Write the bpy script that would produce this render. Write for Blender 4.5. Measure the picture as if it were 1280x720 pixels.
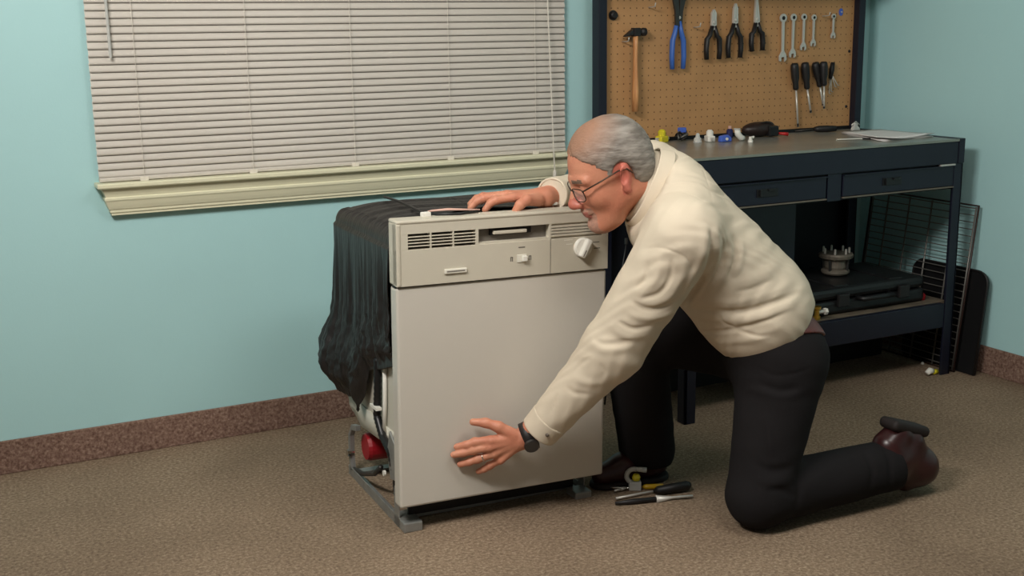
import bpy, math, random
import numpy as np
from mathutils import Matrix, Vector

for o in list(bpy.data.objects):
    bpy.data.objects.remove(o)
SC = bpy.context.scene
COL = SC.collection

# ------------------------------------------------------------------ camera
F_PX, YAW, PITCH, ROLL = 1490.4, 0.4721, 0.2152, -0.0142
CAM = Vector((0.0, -3.601, 1.2498))
def cam_axes():
    cy, sy, cp, sp = math.cos(YAW), math.sin(YAW), math.cos(PITCH), math.sin(PITCH)
    fwd = Vector((sy*cp, cy*cp, -sp)); right = Vector((cy, -sy, 0)); up = right.cross(fwd)
    r = math.cos(ROLL)*right + math.sin(ROLL)*up
    u = -math.sin(ROLL)*right + math.cos(ROLL)*up
    return r, u, fwd
CR, CU, CF = cam_axes()
cd = bpy.data.cameras.new('camera')
cam = bpy.data.objects.new('camera', cd); COL.objects.link(cam)
cd.sensor_width = 36.0; cd.lens = F_PX/1280*36.0; cd.clip_start = 0.05; cd.clip_end = 60
cam.matrix_world = Matrix(((CR.x, CU.x, -CF.x, CAM.x), (CR.y, CU.y, -CF.y, CAM.y), (CR.z, CU.z, -CF.z, CAM.z), (0, 0, 0, 1)))
SC.camera = cam

# ------------------------------------------------------------------ light
SC.view_settings.view_transform = 'Standard'
SC.view_settings.look = 'None'
SC.view_settings.gamma = 1.0
SC.view_settings.use_curve_mapping = False
SC.view_settings.exposure = 0.0
w = bpy.data.worlds.new('room_ambient'); SC.world = w; w.use_nodes = True
w.node_tree.nodes['Background'].inputs[0].default_value = (1.0, 0.95, 0.88, 1)
w.node_tree.nodes['Background'].inputs[1].default_value = 0.125
def area(name, loc, target, size, sy, power, col):
    l = bpy.data.lights.new(name, 'AREA'); l.shape = 'RECTANGLE'; l.size = size; l.size_y = sy
    l.energy = power; l.color = col
    o = bpy.data.objects.new(name, l); COL.objects.link(o); o.location = loc
    o.rotation_euler = (Vector(target)-Vector(loc)).to_track_quat('-Z', 'Y').to_euler()
    return o
LC = (1.0, 0.965, 0.92)
area('ceiling_lamp', (-0.20, -2.05, 2.38), (2.3, -0.8, 0.9), 0.9, 0.5, 84, LC)
area('ceiling_lamp', (1.75, -2.15, 2.40), (1.7, -1.35, 0.2), 1.0, 0.5, 20, LC)

def ray(px, py):
    return CF + (px-640)/F_PX*CR - (py-360)/F_PX*CU
def at(px, py, Y):                    # the point of the plane y = Y seen there
    d = ray(px, py); return CAM + d*((Y-CAM.y)/d.y)
def atz(px, py, Z):                   # the point of the level plane z = Z seen there
    d = ray(px, py); return CAM + d*((Z-CAM.z)/d.z)

# ------------------------------------------------------------------ helpers
R = math.radians
def srgb(r, g, b):
    f = lambda c: c/12.92 if c <= 0.04045 else ((c+0.055)/1.055)**2.4
    return (f(r/255), f(g/255), f(b/255), 1)
MATS = {}
def mat(name, col, rough=0.5, metal=0.0, var=0.0, vscale=20.0, bump=0.0, bscale=60.0, spec=0.5, stretch=(1, 1, 1), col2=None, coat=0.0, trans=0.0, ior=1.45, detail=4.0):
    m = bpy.data.materials.new(name); m.use_nodes = True; nt = m.node_tree; N = nt.nodes; L = nt.links
    b = N['Principled BSDF']
    b.inputs['Base Color'].default_value = col; b.inputs['Roughness'].default_value = rough
    b.inputs['Metallic'].default_value = metal; b.inputs['Specular IOR Level'].default_value = spec
    b.inputs['Coat Weight'].default_value = coat; b.inputs['Transmission Weight'].default_value = trans; b.inputs['IOR'].default_value = ior
    tc = N.new('ShaderNodeTexCoord'); mp = N.new('ShaderNodeMapping'); mp.inputs['Scale'].default_value = stretch
    L.new(tc.outputs['Object'], mp.inputs['Vector'])
    if var or col2:
        n = N.new('ShaderNodeTexNoise'); n.inputs['Scale'].default_value = vscale; n.inputs['Detail'].default_value = detail
        L.new(mp.outputs['Vector'], n.inputs['Vector'])
        rp = N.new('ShaderNodeValToRGB'); e = rp.color_ramp.elements
        c2 = col2 or tuple(min(1, c*(1+var)) for c in col[:3])+(1,)
        c1 = col if col2 else tuple(c*(1-var) for c in col[:3])+(1,)
        e[0].position = 0.35; e[0].color = c1; e[1].position = 0.65; e[1].color = c2
        L.new(n.outputs['Fac'], rp.inputs['Fac']); L.new(rp.outputs['Color'], b.inputs['Base Color'])
    if bump:
        n2 = N.new('ShaderNodeTexNoise'); n2.inputs['Scale'].default_value = bscale; n2.inputs['Detail'].default_value = 4
        L.new(mp.outputs['Vector'], n2.inputs['Vector'])
        bp = N.new('ShaderNodeBump'); bp.inputs['Strength'].default_value = bump; bp.inputs['Distance'].default_value = 0.01
        L.new(n2.outputs['Fac'], bp.inputs['Height']); L.new(bp.outputs['Normal'], b.inputs['Normal'])
    MATS[name] = m
    return m

def tag(o, label=None, cat=None, group=None, kind=None):
    if label: o['label'] = label
    if cat: o['category'] = cat
    if group: o['group'] = group
    if kind: o['kind'] = kind
    return o
def empty(name, loc, rot=(0, 0, 0)):
    o = bpy.data.objects.new(name, None); COL.objects.link(o); o.empty_display_size = 0.05
    o.location = loc; o.rotation_euler = rot
    return o
def world_of(o):
    m = o.matrix_basis.copy()
    return world_of(o.parent) @ m if o.parent else m
def link_mesh(name, me, m, parent=None, smooth=False, bevel=0.0, solid=0.0, subsurf=0):
    o = bpy.data.objects.new(name, me); COL.objects.link(o)
    if parent: o.parent = parent
    for mm in (m if isinstance(m, (list, tuple)) else [m]): me.materials.append(mm)
    if smooth: me.polygons.foreach_set('use_smooth', [True]*len(me.polygons))
    if solid:
        s = o.modifiers.new('solid', 'SOLIDIFY'); s.thickness = solid; s.offset = 0
    if bevel:
        b = o.modifiers.new('bevel', 'BEVEL'); b.width = bevel; b.segments = 2; b.limit_method = 'ANGLE'; b.angle_limit = R(40)
    if subsurf:
        s = o.modifiers.new('sub', 'SUBSURF'); s.levels = subsurf; s.render_levels = subsurf
    return o
class MB:
    def __init__(s): s.v = []; s.f = []
    def add(s, vs, fs, M=None):
        b = len(s.v)
        s.v += [(M @ Vector(p)) if M is not None else Vector(p) for p in vs]
        s.f += [tuple(b+i for i in q) for q in fs]
        return s
    def box(s, x0, x1, y0, y1, z0, z1, M=None):
        vs = [(x, y, z) for z in (z0, z1) for y in (y0, y1) for x in (x0, x1)]
        return s.add(vs, [(0, 2, 3, 1), (4, 5, 7, 6), (0, 1, 5, 4), (2, 6, 7, 3), (0, 4, 6, 2), (1, 3, 7, 5)], M)
    def tube(s, pts, r, n=8, closed=False, flat=None):
        pts = [Vector(p) for p in pts]; k = len(pts)
        rs = list(r) if isinstance(r, (list, tuple)) else [r]*k
        vs = []; up = None
        for i, p in enumerate(pts):
            a = pts[(i-1) % k] if (closed or i > 0) else p
            c = pts[(i+1) % k] if (closed or i < k-1) else p
            t = (c-a).normalized()
            if up is None:
                up = Vector((0, 0, 1)) if abs(t.z) < 0.9 else Vector((1, 0, 0))
            x = t.cross(up).normalized(); y = x.cross(t).normalized(); up = y
            for j in range(n):
                g = 2*math.pi*j/n
                vs.append(p + x*(rs[i]*math.cos(g)) + y*(rs[i]*math.sin(g)*(flat or 1)))
        fs = []
        for i in range(k if closed else k-1):
            for j in range(n):
                a = i*n+j; b = i*n+(j+1) % n; c = ((i+1) % k)*n+(j+1) % n; d = ((i+1) % k)*n+j
                fs.append((a, b, c, d))
        if not closed:
            fs.append(tuple(range(n))[::-1]); fs.append(tuple((k-1)*n+j for j in range(n)))
        return s.add(vs, fs)
    def lathe(s, prof, n=20, M=None):
        vs = []; k = len(prof)
        for (r, z) in prof:
            for j in range(n):
                g = 2*math.pi*j/n; vs.append((r*math.cos(g), r*math.sin(g), z))
        fs = [(i*n+j, i*n+(j+1) % n, (i+1)*n+(j+1) % n, (i+1)*n+j) for i in range(k-1) for j in range(n)]
        fs.append(tuple(range(n))[::-1]); fs.append(tuple((k-1)*n+j for j in range(n)))
        return s.add(vs, fs, M)
    def prism(s, poly, h0, h1, M=None):          # polygon in local xz, extruded along y
        n = len(poly)
        vs = [(x, h0, z) for x, z in poly]+[(x, h1, z) for x, z in poly]
        fs = [tuple(range(n)), tuple(range(n, 2*n))[::-1]]+[(i, i+n, (i+1) % n+n, (i+1) % n) for i in range(n)]
        return s.add(vs, fs, M)
    def ball(s, c, r, n=12, M=None):
        rx, ry, rz = r if isinstance(r, (list, tuple)) else (r, r, r)
        T = Matrix.Translation(c) @ Matrix.Diagonal((rx, ry, rz, 1))
        if M is not None: T = M @ T
        return s.lathe([(math.sin(math.pi*i/(n//2+2)), -math.cos(math.pi*i/(n//2+2))) for i in range(1, n//2+2)], n, T)
    def build(s, name, m, parent=None, world=False, smooth=False, bevel=0.0, solid=0.0, subsurf=0):
        me = bpy.data.meshes.new(name); vs = s.v
        if world and parent:
            I = world_of(parent).inverted(); vs = [I @ p for p in vs]
        me.from_pydata([tuple(p) for p in vs], [], s.f)
        import bmesh
        bm = bmesh.new(); bm.from_mesh(me); bmesh.ops.recalc_face_normals(bm, faces=bm.faces); bm.to_mesh(me); bm.free()
        return link_mesh(name, me, m, parent, smooth, bevel, solid, subsurf)
def grid_mesh(name, P, m, parent=None, smooth=True, solid=0.0, closed_u=False):
    nu, nv = len(P), len(P[0]); me = bpy.data.meshes.new(name)
    vs = [tuple(p) for row in P for p in row]
    fs = [(i*nv+j, ((i+1) % nu)*nv+j, ((i+1) % nu)*nv+j+1, i*nv+j+1) for i in range(nu if closed_u else nu-1) for j in range(nv-1)]
    me.from_pydata(vs, [], fs)
    return link_mesh(name, me, m, parent, smooth, 0, solid)
def copy_tree(o, parent=None):
    c = o.copy(); COL.objects.link(c); c.parent = parent
    for ch in list(o.children): copy_tree(ch, c)
    return c
def frame(origin, x, z):                         # matrix whose local x and z point along these
    x = Vector(x).normalized(); z = Vector(z); z = (z-x*z.dot(x)).normalized(); y = z.cross(x); o = Vector(origin)
    return Matrix(((x.x, y.x, z.x, o.x), (x.y, y.y, z.y, o.y), (x.z, y.z, z.z, o.z), (0, 0, 0, 1)))

# ------------------------------------------------------------------ materials
mat('wall_paint', srgb(172, 213, 214), 0.55, var=0.02, vscale=1.5, bump=0.03, bscale=180)
mat('ceiling_paint', srgb(225, 222, 212), 0.8)
def carpet(name, ca, cb, cc):
    m = bpy.data.materials.new(name); m.use_nodes = True; N = m.node_tree.nodes; L = m.node_tree.links; b = N['Principled BSDF']
    b.inputs['Roughness'].default_value = 0.95; b.inputs['Specular IOR Level'].default_value = 0.15
    tc = N.new('ShaderNodeTexCoord')
    n1 = N.new('ShaderNodeTexNoise'); n1.inputs['Scale'].default_value = 110; n1.inputs['Detail'].default_value = 5; n1.inputs['Roughness'].default_value = 0.75
    n2 = N.new('ShaderNodeTexNoise'); n2.inputs['Scale'].default_value = 2.2; n2.inputs['Detail'].default_value = 3
    for n in (n1, n2): L.new(tc.outputs['Object'], n.inputs['Vector'])
    r1 = N.new('ShaderNodeValToRGB'); e = r1.color_ramp.elements
    e[0].position = 0.33; e[0].color = ca; e[1].position = 0.68; e[1].color = cc
    k = r1.color_ramp.elements.new(0.5); k.color = cb
    L.new(n1.outputs['Fac'], r1.inputs['Fac'])
    r2 = N.new('ShaderNodeValToRGB'); r2.color_ramp.elements[0].color = (0.86, 0.84, 0.82, 1); r2.color_ramp.elements[1].color = (1.1, 1.09, 1.07, 1)
    r2.color_ramp.elements[0].position = 0.35; r2.color_ramp.elements[1].position = 0.65
    L.new(n2.outputs['Fac'], r2.inputs['Fac'])
    mx = N.new('ShaderNodeMixRGB'); mx.blend_type = 'MULTIPLY'; mx.inputs[0].default_value = 1
    L.new(r1.outputs['Color'], mx.inputs[1]); L.new(r2.outputs['Color'], mx.inputs[2]); L.new(mx.outputs['Color'], b.inputs['Base Color'])
    bp = N.new('ShaderNodeBump'); bp.inputs['Strength'].default_value = 0.6; bp.inputs['Distance'].default_value = 0.006
    L.new(n1.outputs['Fac'], bp.inputs['Height']); L.new(bp.outputs['Normal'], b.inputs['Normal'])
    MATS[name] = m
carpet('carpet', srgb(102, 85, 70), srgb(136, 117, 98), srgb(169, 151, 130))
carpet('carpet_strip', srgb(92, 68, 58), srgb(130, 104, 92), srgb(166, 142, 128))
mat('sill_paint', srgb(224, 220, 190), 0.4)
mat('slat_vinyl', srgb(199, 192, 182), 0.4, var=0.02, vscale=3)
mat('cord_white', srgb(215, 208, 195), 0.6)
mat('glass_dim', srgb(60, 70, 75), 0.1)
mat('navy_metal', srgb(20, 23, 37), 0.4, var=0.08, vscale=6)
mat('navy_dark', srgb(15, 17, 25), 0.5)
mat('black_recess', srgb(9, 9, 11), 0.6)
mat('worktop_metal', srgb(142, 141, 133), 0.28, metal=0.35, var=0.15, vscale=7, bump=0.05, bscale=90)
mat('edge_metal', srgb(150, 150, 140), 0.35, metal=0.6)
mat('shelf_board', srgb(110, 98, 82), 0.6, col2=srgb(88, 78, 66), vscale=12)
mat('steel', srgb(198, 195, 187), 0.32, metal=0.35)
mat('galvanized', srgb(150, 150, 146), 0.45, metal=0.55, var=0.12, vscale=25)
mat('chrome', srgb(225, 225, 220), 0.15, metal=1.0)
mat('dark_steel', srgb(70, 68, 66), 0.4, metal=0.7)
mat('black_grip', srgb(26, 24, 24), 0.5)
mat('blue_grip', srgb(58, 98, 172), 0.45)
mat('hickory', srgb(204, 150, 98), 0.45, col2=srgb(178, 120, 74), vscale=18, stretch=(6, 6, 0.6))
mat('black_plastic', srgb(22, 22, 23), 0.4)
mat('white_plastic', srgb(225, 222, 212), 0.35)
mat('appliance_white', srgb(200, 194, 183), 0.3, coat=0.2)
mat('panel_white', srgb(196, 189, 172), 0.42)
mat('badge', srgb(218, 214, 200), 0.3)
mat('print_grey', srgb(110, 104, 96), 0.6)
mat('tub_white', srgb(196, 192, 178), 0.45, var=0.04, vscale=8)
mat('red_rubber', srgb(150, 18, 30), 0.45)
mat('yellow_plastic', srgb(205, 190, 40), 0.4)
mat('amber_plastic', srgb(190, 150, 30), 0.3)
mat('brass', srgb(200, 160, 70), 0.3, metal=0.9)
mat('blue_plastic', srgb(70, 100, 190), 0.4)
mat('dark_blue_plastic', srgb(36, 38, 82), 0.4)
mat('clear_plastic', srgb(190, 190, 185), 0.2)
mat('red_plastic', srgb(175, 30, 30), 0.4)
mat('pouch_vinyl', srgb(38, 26, 24), 0.45, bump=0.2, bscale=60)
mat('paper', srgb(222, 218, 215), 0.8)
mat('pink_tape', srgb(205, 165, 150), 0.5)
mat('cast_grey', srgb(120, 112, 100), 0.5, metal=0.4, var=0.1, vscale=30)
mat('wire_grey', srgb(120, 117, 112), 0.4, metal=0.5)
mat('brown_wire', srgb(62, 46, 42), 0.4, metal=0.3)
mat('bag_black', srgb(34, 32, 31), 0.42, bump=0.3, bscale=10, stretch=(7, 7, 1.6), spec=0.45)
# pegboard: brown hardboard with a grid of small holes
def pegboard_mat():
    m = mat('pegboard', srgb(178, 134, 88), 0.55, var=0.06, vscale=9)
    N = m.node_tree.nodes; L = m.node_tree.links; b = N['Principled BSDF']
    src = b.inputs['Base Color'].links[0].from_socket
    tc = N.new('ShaderNodeTexCoord'); sp = N.new('ShaderNodeSeparateXYZ'); L.new(tc.outputs['Object'], sp.inputs[0])
    acc = []
    for ax in ('X', 'Z'):
        d = N.new('ShaderNodeMath'); d.operation = 'DIVIDE'; d.inputs[1].default_value = 0.0254; L.new(sp.outputs[ax], d.inputs[0])
        f = N.new('ShaderNodeMath'); f.operation = 'FRACT'; L.new(d.outputs[0], f.inputs[0])
        g = N.new('ShaderNodeMath'); g.operation = 'SUBTRACT'; g.inputs[1].default_value = 0.5; L.new(f.outputs[0], g.inputs[0])
        q = N.new('ShaderNodeMath'); q.operation = 'MULTIPLY'; L.new(g.outputs[0], q.inputs[0]); L.new(g.outputs[0], q.inputs[1]); acc.append(q)
    s = N.new('ShaderNodeMath'); s.operation = 'ADD'; L.new(acc[0].outputs[0], s.inputs[0]); L.new(acc[1].outputs[0], s.inputs[1])
    c = N.new('ShaderNodeMath'); c.operation = 'LESS_THAN'; c.inputs[1].default_value = 0.010; L.new(s.outputs[0], c.inputs[0])
    mx = N.new('ShaderNodeMixRGB'); mx.inputs[2].default_value = srgb(104, 74, 44); L.new(c.outputs[0], mx.inputs[0]); L.new(src, mx.inputs[1])
    L.new(mx.outputs[0], b.inputs['Base Color'])
pegboard_mat()

# ------------------------------------------------------------------ the room
XR = 3.422
def struct(o): o['kind'] = 'structure'; return o
struct(MB().box(-3.0, XR+0.1, -4.6, 0.1, -0.06, 0.0).build('floor', MATS['carpet']))
struct(MB().box(-3.0, XR+0.1, 0.0, 0.1, 0.0, 2.45).build('wall_back', MATS['wall_paint']))
struct(MB().box(XR, XR+0.1, -4.6, 0.0, 0.0, 2.45).build('wall_right', MATS['wall_paint']))
struct(MB().box(-3.0, XR+0.1, -4.6, 0.1, 2.45, 2.5).build('ceiling', MATS['ceiling_paint']))
struct(MB().box(-3.0, XR, -0.011, 0.0, 0.0, 0.1).build('baseboard_back', MATS['carpet_strip'], bevel=0.003))
struct(MB().box(XR-0.011, XR, -4.6, -0.011, 0.0, 0.1).build('baseboard_right', MATS['carpet_strip'], bevel=0.003))
# window behind the blind, with its moulded sill
BX0, BX1, SZ = 0.501, 2.04, 0.828
wf = MB()
for a in ((BX0+0.03, BX0+0.08, 0.83, 1.98), (BX1-0.08, BX1-0.03, 0.83, 1.98), (BX0+0.08, BX1-0.08, 0.83, 0.88), (BX0+0.08, BX1-0.08, 1.93, 1.98), (1.25, 1.29, 0.88, 1.93)):
    wf.box(a[0], a[1], -0.008, 0.0, a[2], a[3])
win = struct(wf.build('window_1', MATS['sill_paint']))
MB().box(BX0+0.08, BX1-0.08, -0.003, 0.0, 0.88, 1.93).build('pane', MATS['glass_dim'], win)
prof = [(0.0, 0.829), (0.062, 0.829), (0.064, 0.826), (0.064, 0.818), (0.062, 0.815), (0.052, 0.812), (0.047, 0.804), (0.043, 0.795), (0.041, 0.788), (0.044, 0.785), (0.044, 0.779), (0.041, 0.774),
        (0.037, 0.762), (0.033, 0.752), (0.030, 0.748), (0.030, 0.742), (0.026, 0.738), (0.026, 0.733), (0.0, 0.731)]
xa, xb = 0.553, 2.0
P = [[(xa-p*1.0, 0.0, z) for p, z in prof], [(xa-p, -p, z) for p, z in prof], [(xb+p, -p, z) for p, z in prof], [(xb+p, 0.0, z) for p, z in prof]]
sill = grid_mesh('window_sill', P, MATS['sill_paint'], win, smooth=False)
# ------------------------------------------------------------------ venetian blind
M = MATS
bl = tag(empty('venetian_blind', (BX0, -0.02, 0.83)), 'closed cream horizontal slat blind covering the window', 'blind')
pitch = 0.0213; W = BX1-BX0
sec = [(-0.0105+0.006*0, 0)]
def slat_mb():
    b = MB(); pts = []
    for i in range(6):
        t = i/5; z = 0.0128-0.0256*t; y = 0.004-0.0085*t-0.0022*math.sin(math.pi*t); pts.append((y, z))
    vs = [(x, y, z) for x in (0, W) for y, z in pts]+[(x, y+0.0007, z) for x in (0, W) for y, z in pts]
    fs = []
    for k in (0, 12):
        fs += [(k+i, k+i+1, k+7+i, k+6+i) for i in range(5)]
    fs += [(0, 6, 18, 12), (5, 17, 23, 11)]
    return b.add(vs, fs)
proto = slat_mb().build('slat', M['slat_vinyl'], bl, smooth=True)
proto.location = (0, 0, 0.026)
for i in range(1, 52):
    c = proto.copy(); COL.objects.link(c); c.parent = bl; c.location = (0.0006*math.sin(i*2.1), 0, 0.026+pitch*i)
MB().box(0, W, -0.010, 0.008, 0.001, 0.013).build('bottom_rail', M['slat_vinyl'], bl, bevel=0.003)
MB().box(-0.004, W+0.004, -0.018, 0.018, 1.125, 1.16).build('head_rail', M['slat_vinyl'], bl, bevel=0.003)
for lx in (0.626, 0.949, 1.275, 1.605, 1.921):
    MB().tube([(lx-BX0, -0.0125, 0.004), (lx-BX0, -0.0125, 1.13)], 0.0009, 5).build('ladder_cord', M['cord_white'], bl)
    MB().box(lx-BX0-0.012, lx-BX0+0.012, -0.0125, -0.0095, -0.002, 0.010).build('rail_button', M['cord_white'], bl, bevel=0.001)
MB().tube([(0.0545, -0.02, 1.13), (0.0545, -0.022, 0.80), (0.057, -0.022, 0.352)], 0.0042, 6).build('tilt_wand', M['clear_plastic'], bl)
lc = MB().tube([(1.462, -0.02, 1.13), (1.464, -0.022, 0.5), (1.468, -0.05, 0.01), (1.470, -0.052, -0.06)], 0.0022, 6).build('lift_cord', M['cord_white'], bl)
MB().lathe([(0.003, 0), (0.006, -0.006), (0.0075, -0.03), (0.004, -0.036)], 10, Matrix.Translation((1.470, -0.052, -0.055))).build('tassel', M['cord_white'], lc, smooth=True)

# ------------------------------------------------------------------ workbench
wb = tag(empty('workbench', (2.71, -0.35, 0)), 'navy steel workbench with two drawers, lower shelf and brown pegboard back', 'workbench')
def part(mb, name, m, parent=wb, **k): return mb.build(name, m, parent, world=True, **k)
X0, X1, YF, YB = 2.13, 3.300, -0.622, -0.065
part(MB().box(X0, X1-0.028, YF+0.004, YB, 0.840, 0.850), 'worktop', M['worktop_metal'], bevel=0.002)
part(MB().box(X0, X1-0.030, YF-0.001, YF+0.004, 0.843, 0.851), 'edge_strip', M['edge_metal'])
part(MB().box(X0, X1-0.03, YF+0.002, YF+0.028, 0.766, 0.842), 'front_rail', M['navy_metal'], bevel=0.002)
part(MB().box(X1-0.028, X1, YF, YB, 0.766, 0.852), 'side_rail', M['navy_metal'], bevel=0.002)
part(MB().box(X0, X0+0.028, YF+0.03, YB, 0.766, 0.840), 'side_rail', M['navy_metal'], bevel=0.002)
for lx in (X0+0.005, X1-0.043):
    for y0 in (YF+0.003, YB-0.045):
        part(MB().box(lx, lx+0.041, y0, y0+0.008, 0, 0.766).box(lx if lx < 2.5 else lx+0.034, lx+0.008 if lx < 2.5 else lx+0.042, y0, y0+0.042, 0, 0.766), 'leg', M['navy_metal'], bevel=0.0015)
for (a, b_, hx) in ((2.178, 2.682, 2.439), (2.754, 3.256, 2.969)):
    part(MB().box(a-0.008, b_+0.008, YF+0.016, YF+0.02, 0.676, 0.768), 'drawer_recess', M['black_recess'])
    d = part(MB().box(a, b_, YF+0.004, YF+0.020, 0.688, 0.758).box(a+0.02, b_-0.02, YF+0.03, YB-0.1, 0.692, 0.75), 'drawer', M['navy_metal'], bevel=0.002)
    part(MB().box(a, b_, YF-0.002, YF+0.010, 0.757, 0.7605), 'drawer_lip', M['navy_metal'], d)
    part(MB().box(a, b_, YF-0.001, YF+0.008, 0.683, 0.687), 'drawer_trim', M['cast_grey'], d)
    part(MB().box(hx-0.042, hx+0.042, YF+0.001, YF+0.006, 0.712, 0.738).box(hx-0.034, hx-0.026, YF-0.006, YF+0.004, 0.714, 0.736).box(hx+0.0, hx+0.03, YF-0.006, YF+0.004, 0.73, 0.736), 'handle', M['black_plastic'], d, bevel=0.001)
part(MB().box(3.19, 3.257, YF-0.002, YF+0.012, 0.7605, 0.766), 'drawer_shine', M['steel'])  # bright sliver standing in for the metal shine on the drawer's top edge
part(MB().box(2.69, 2.747, YF+0.006, YF+0.03, 0.676, 0.766), 'drawer_divider', M['navy_metal'])
part(MB().box(2.70, 2.745, -0.16, YB-0.03, 0.268, 0.69), 'shelf_support', M['navy_dark'])
part(MB().box(2.175, 2.72, -0.43, -0.42, 0.40, 0.69), 'cabinet_panel', M['navy_metal'])
part(MB().box(X0+0.006, X1-0.006, YF+0.032, YB-0.002, 0.255, 0.268), 'lower_shelf', M['shelf_board'], bevel=0.001)
part(MB().box(X0+0.046, X1-0.044, YF+0.006, YF+0.030, 0.178, 0.266), 'shelf_rail', M['navy_metal'], bevel=0.002)
part(MB().box(X0+0.01, X1-0.006, YB+0.002, YB+0.010, 0.20, 0.84), 'back_panel', M['navy_dark'])
part(MB().box(X0+0.046, X1-0.02, -0.30, -0.29, 0.0, 0.2), 'kick_panel', M['black_recess'])
# pegboard back with posts and hood
pegs = part(MB().box(2.154, 3.268, -0.080, -0.072, 0.862, 1.50), 'pegboard', M['pegboard'])
part(MB().box(2.150, 3.270, -0.084, -0.070, 0.850, 0.863), 'pegboard_channel', M['black_recess'])
part(MB().box(2.123, 2.155, -0.110, -0.064, 0.850, 1.52), 'post', M['navy_metal'], bevel=0.002)
part(MB().box(3.266, 3.296, -0.110, -0.064, 0.850, 1.52), 'post', M['navy_metal'], bevel=0.002)
part(MB().box(2.123, 3.296, -0.34, -0.064, 1.50, 1.535).box(2.123, 3.296, -0.345, -0.335, 1.46, 1.535), 'top_shelf', M['navy_metal'], bevel=0.002)
for (px, py) in ((752, 75), (1062, 64), (1058, 133)):
    p = at(px, py, -0.082)
    part(MB().lathe([(0.0005, 0.004), (0.004, 0.003), (0.006, 0.0)], 10, Matrix.Translation((p.x, -0.080, p.z)) @ Matrix.Rotation(R(90), 4, 'X')), 'screw', M['black_plastic'], pegs)

# ------------------------------------------------------------------ tools on the pegboard
PY = -0.082            # board face (tools hang a little in front)
def on_board(px, py, y=-0.1): return at(px, py, y)
RX = Matrix.Rotation(R(90), 4, 'X')
# hammer
p = on_board(796, 40, -0.115)
hm = tag(empty('hammer', (p.x, -0.108, p.z)), 'hammer with pale wooden handle and black head hanging on pegboard', 'hammer')
MB().tube([(0, 0, 0.0), (0, 0, -0.05), (0, 0, -0.11), (0.001, 0, -0.2), (0.001, 0, -0.268)], [0.0115, 0.0105, 0.010, 0.0145, 0.0145], 12, flat=0.75).build('handle', M['hickory'], hm, smooth=True)
MB().box(-0.012, 0.014, -0.012, 0.012, -0.014, 0.014).lathe([(0.009, 0.012), (0.008, 0.02), (0.014, 0.026), (0.014, 0.04)], 14, Matrix.Rotation(R(90), 4, 'Y')).prism([(-0.012, -0.010), (-0.012, 0.011), (-0.045, -0.012), (-0.046, -0.016)], -0.010, 0.010).build('head', M['black_grip'], hm, bevel=0.002)
hooks = []
def hook(px, py, label):
    p = at(px, py, -0.085)
    o = MB().tube([(0, 0.008, 0), (0, -0.02, 0), (0, -0.036, 0.002), (0, -0.04, 0.014)], 0.0022, 6).build('peg_hook', M['steel'], None, smooth=True)
    o.location = (p.x, -0.082, p.z); tag(o, label, 'hook', 'wire hooks on the pegboard')
hook(779, 52, 'bare wire hook just left of the hammer head')
hook(812, 9, 'bare wire hook high between hammer and blue pliers')
hook(868, 34, 'bare wire hook between blue pliers and black pliers')
hook(1029, 20, 'bare wire hook right of the row of wrenches')
p = at(767, 19, -0.085)
kb = tag(empty('cable_knob', (p.x, -0.0795, p.z)), 'round black knob at upper left of pegboard', 'knob')
MB().lathe([(0.0135, 0), (0.0135, 0.012), (0.010, 0.016)], 16, RX).build('cap', M['black_grip'], kb, smooth=False, bevel=0.001)
MB().lathe([(0.017, 0), (0.017, 0.004)], 16, RX).build('flange', M['dark_steel'], kb)
p = at(1052, 15, -0.085)
kb = tag(empty('round_tag', (p.x, -0.0795, p.z)), 'small blue grey oval tag at upper right of pegboard', 'tag')
MB().lathe([(0.009, 0), (0.009, 0.004)], 14, Matrix.Diagonal((1, 1, 1.5, 1)) @ RX).build('disc', M['blue_plastic'], kb)
MB().lathe([(0.003, 0.004), (0.003, 0.008)], 8, RX).build('pin', M['steel'], kb)

def pliers(px, py, label, name, grip, hl, spread, jaw, jl, tongue=False, tilt=0):
    p = on_board(px, py, -0.105)
    t = tag(empty(name, (p.x, -0.100, p.z), (0, R(tilt), 0)), label, 'pliers')
    for s in (-1, 1):
        pts = [(s*0.005, 0, -0.012), (s*spread*0.55, 0, -0.03-hl*0.12), (s*spread*0.95, 0, -hl*0.45), (s*spread*1.05, 0, -hl*0.75), (s*spread*0.95, 0, -hl)]
        MB().tube(pts, [0.008, 0.0105, 0.0115, 0.011, 0.010], 10, flat=0.75).build('handle', M[grip], t, smooth=True)
        jm = MB()
        if tongue:
            jm.prism([(s*0.001, -0.03), (s*0.016, -0.025), (s*0.018, 0.02), (s*0.028, 0.06), (s*0.02, 0.085), (s*0.006, 0.07), (s*0.002, 0.02)], -0.006+0.003*s, 0.003+0.003*s)
        else:
            jm.prism([(s*0.0005, -0.026), (s*0.009, -0.024), (s*0.011, -0.005), (s*0.010, 0.012), (s*jaw, jl*0.7), (s*0.0018, jl), (s*0.0005, jl)], -0.005, 0.005)
        jm.build('jaw', M['steel'] if not tongue else M['dark_steel'], t, bevel=0.001)
    MB().lathe([(0.006, 0.004), (0.006, 0.0075), (0.003, 0.009)], 12, RX).build('pivot', M['steel'], t, smooth=False)
    return t
pliers(849, 22, 'large blue handled adjustable pliers with dark jaws on pegboard', 'adjustable_pliers', 'blue_grip', 0.175, 0.024, 0.01, 0.07, True)
pliers(893, 28, 'black handled cutting pliers nearest the blue pliers', 'cutting_pliers', 'black_grip', 0.128, 0.028, 0.010, 0.045)
pliers(920, 25, 'black handled combination pliers, middle of three on pegboard', 'combination_pliers', 'black_grip', 0.132, 0.027, 0.009, 0.058)
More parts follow.
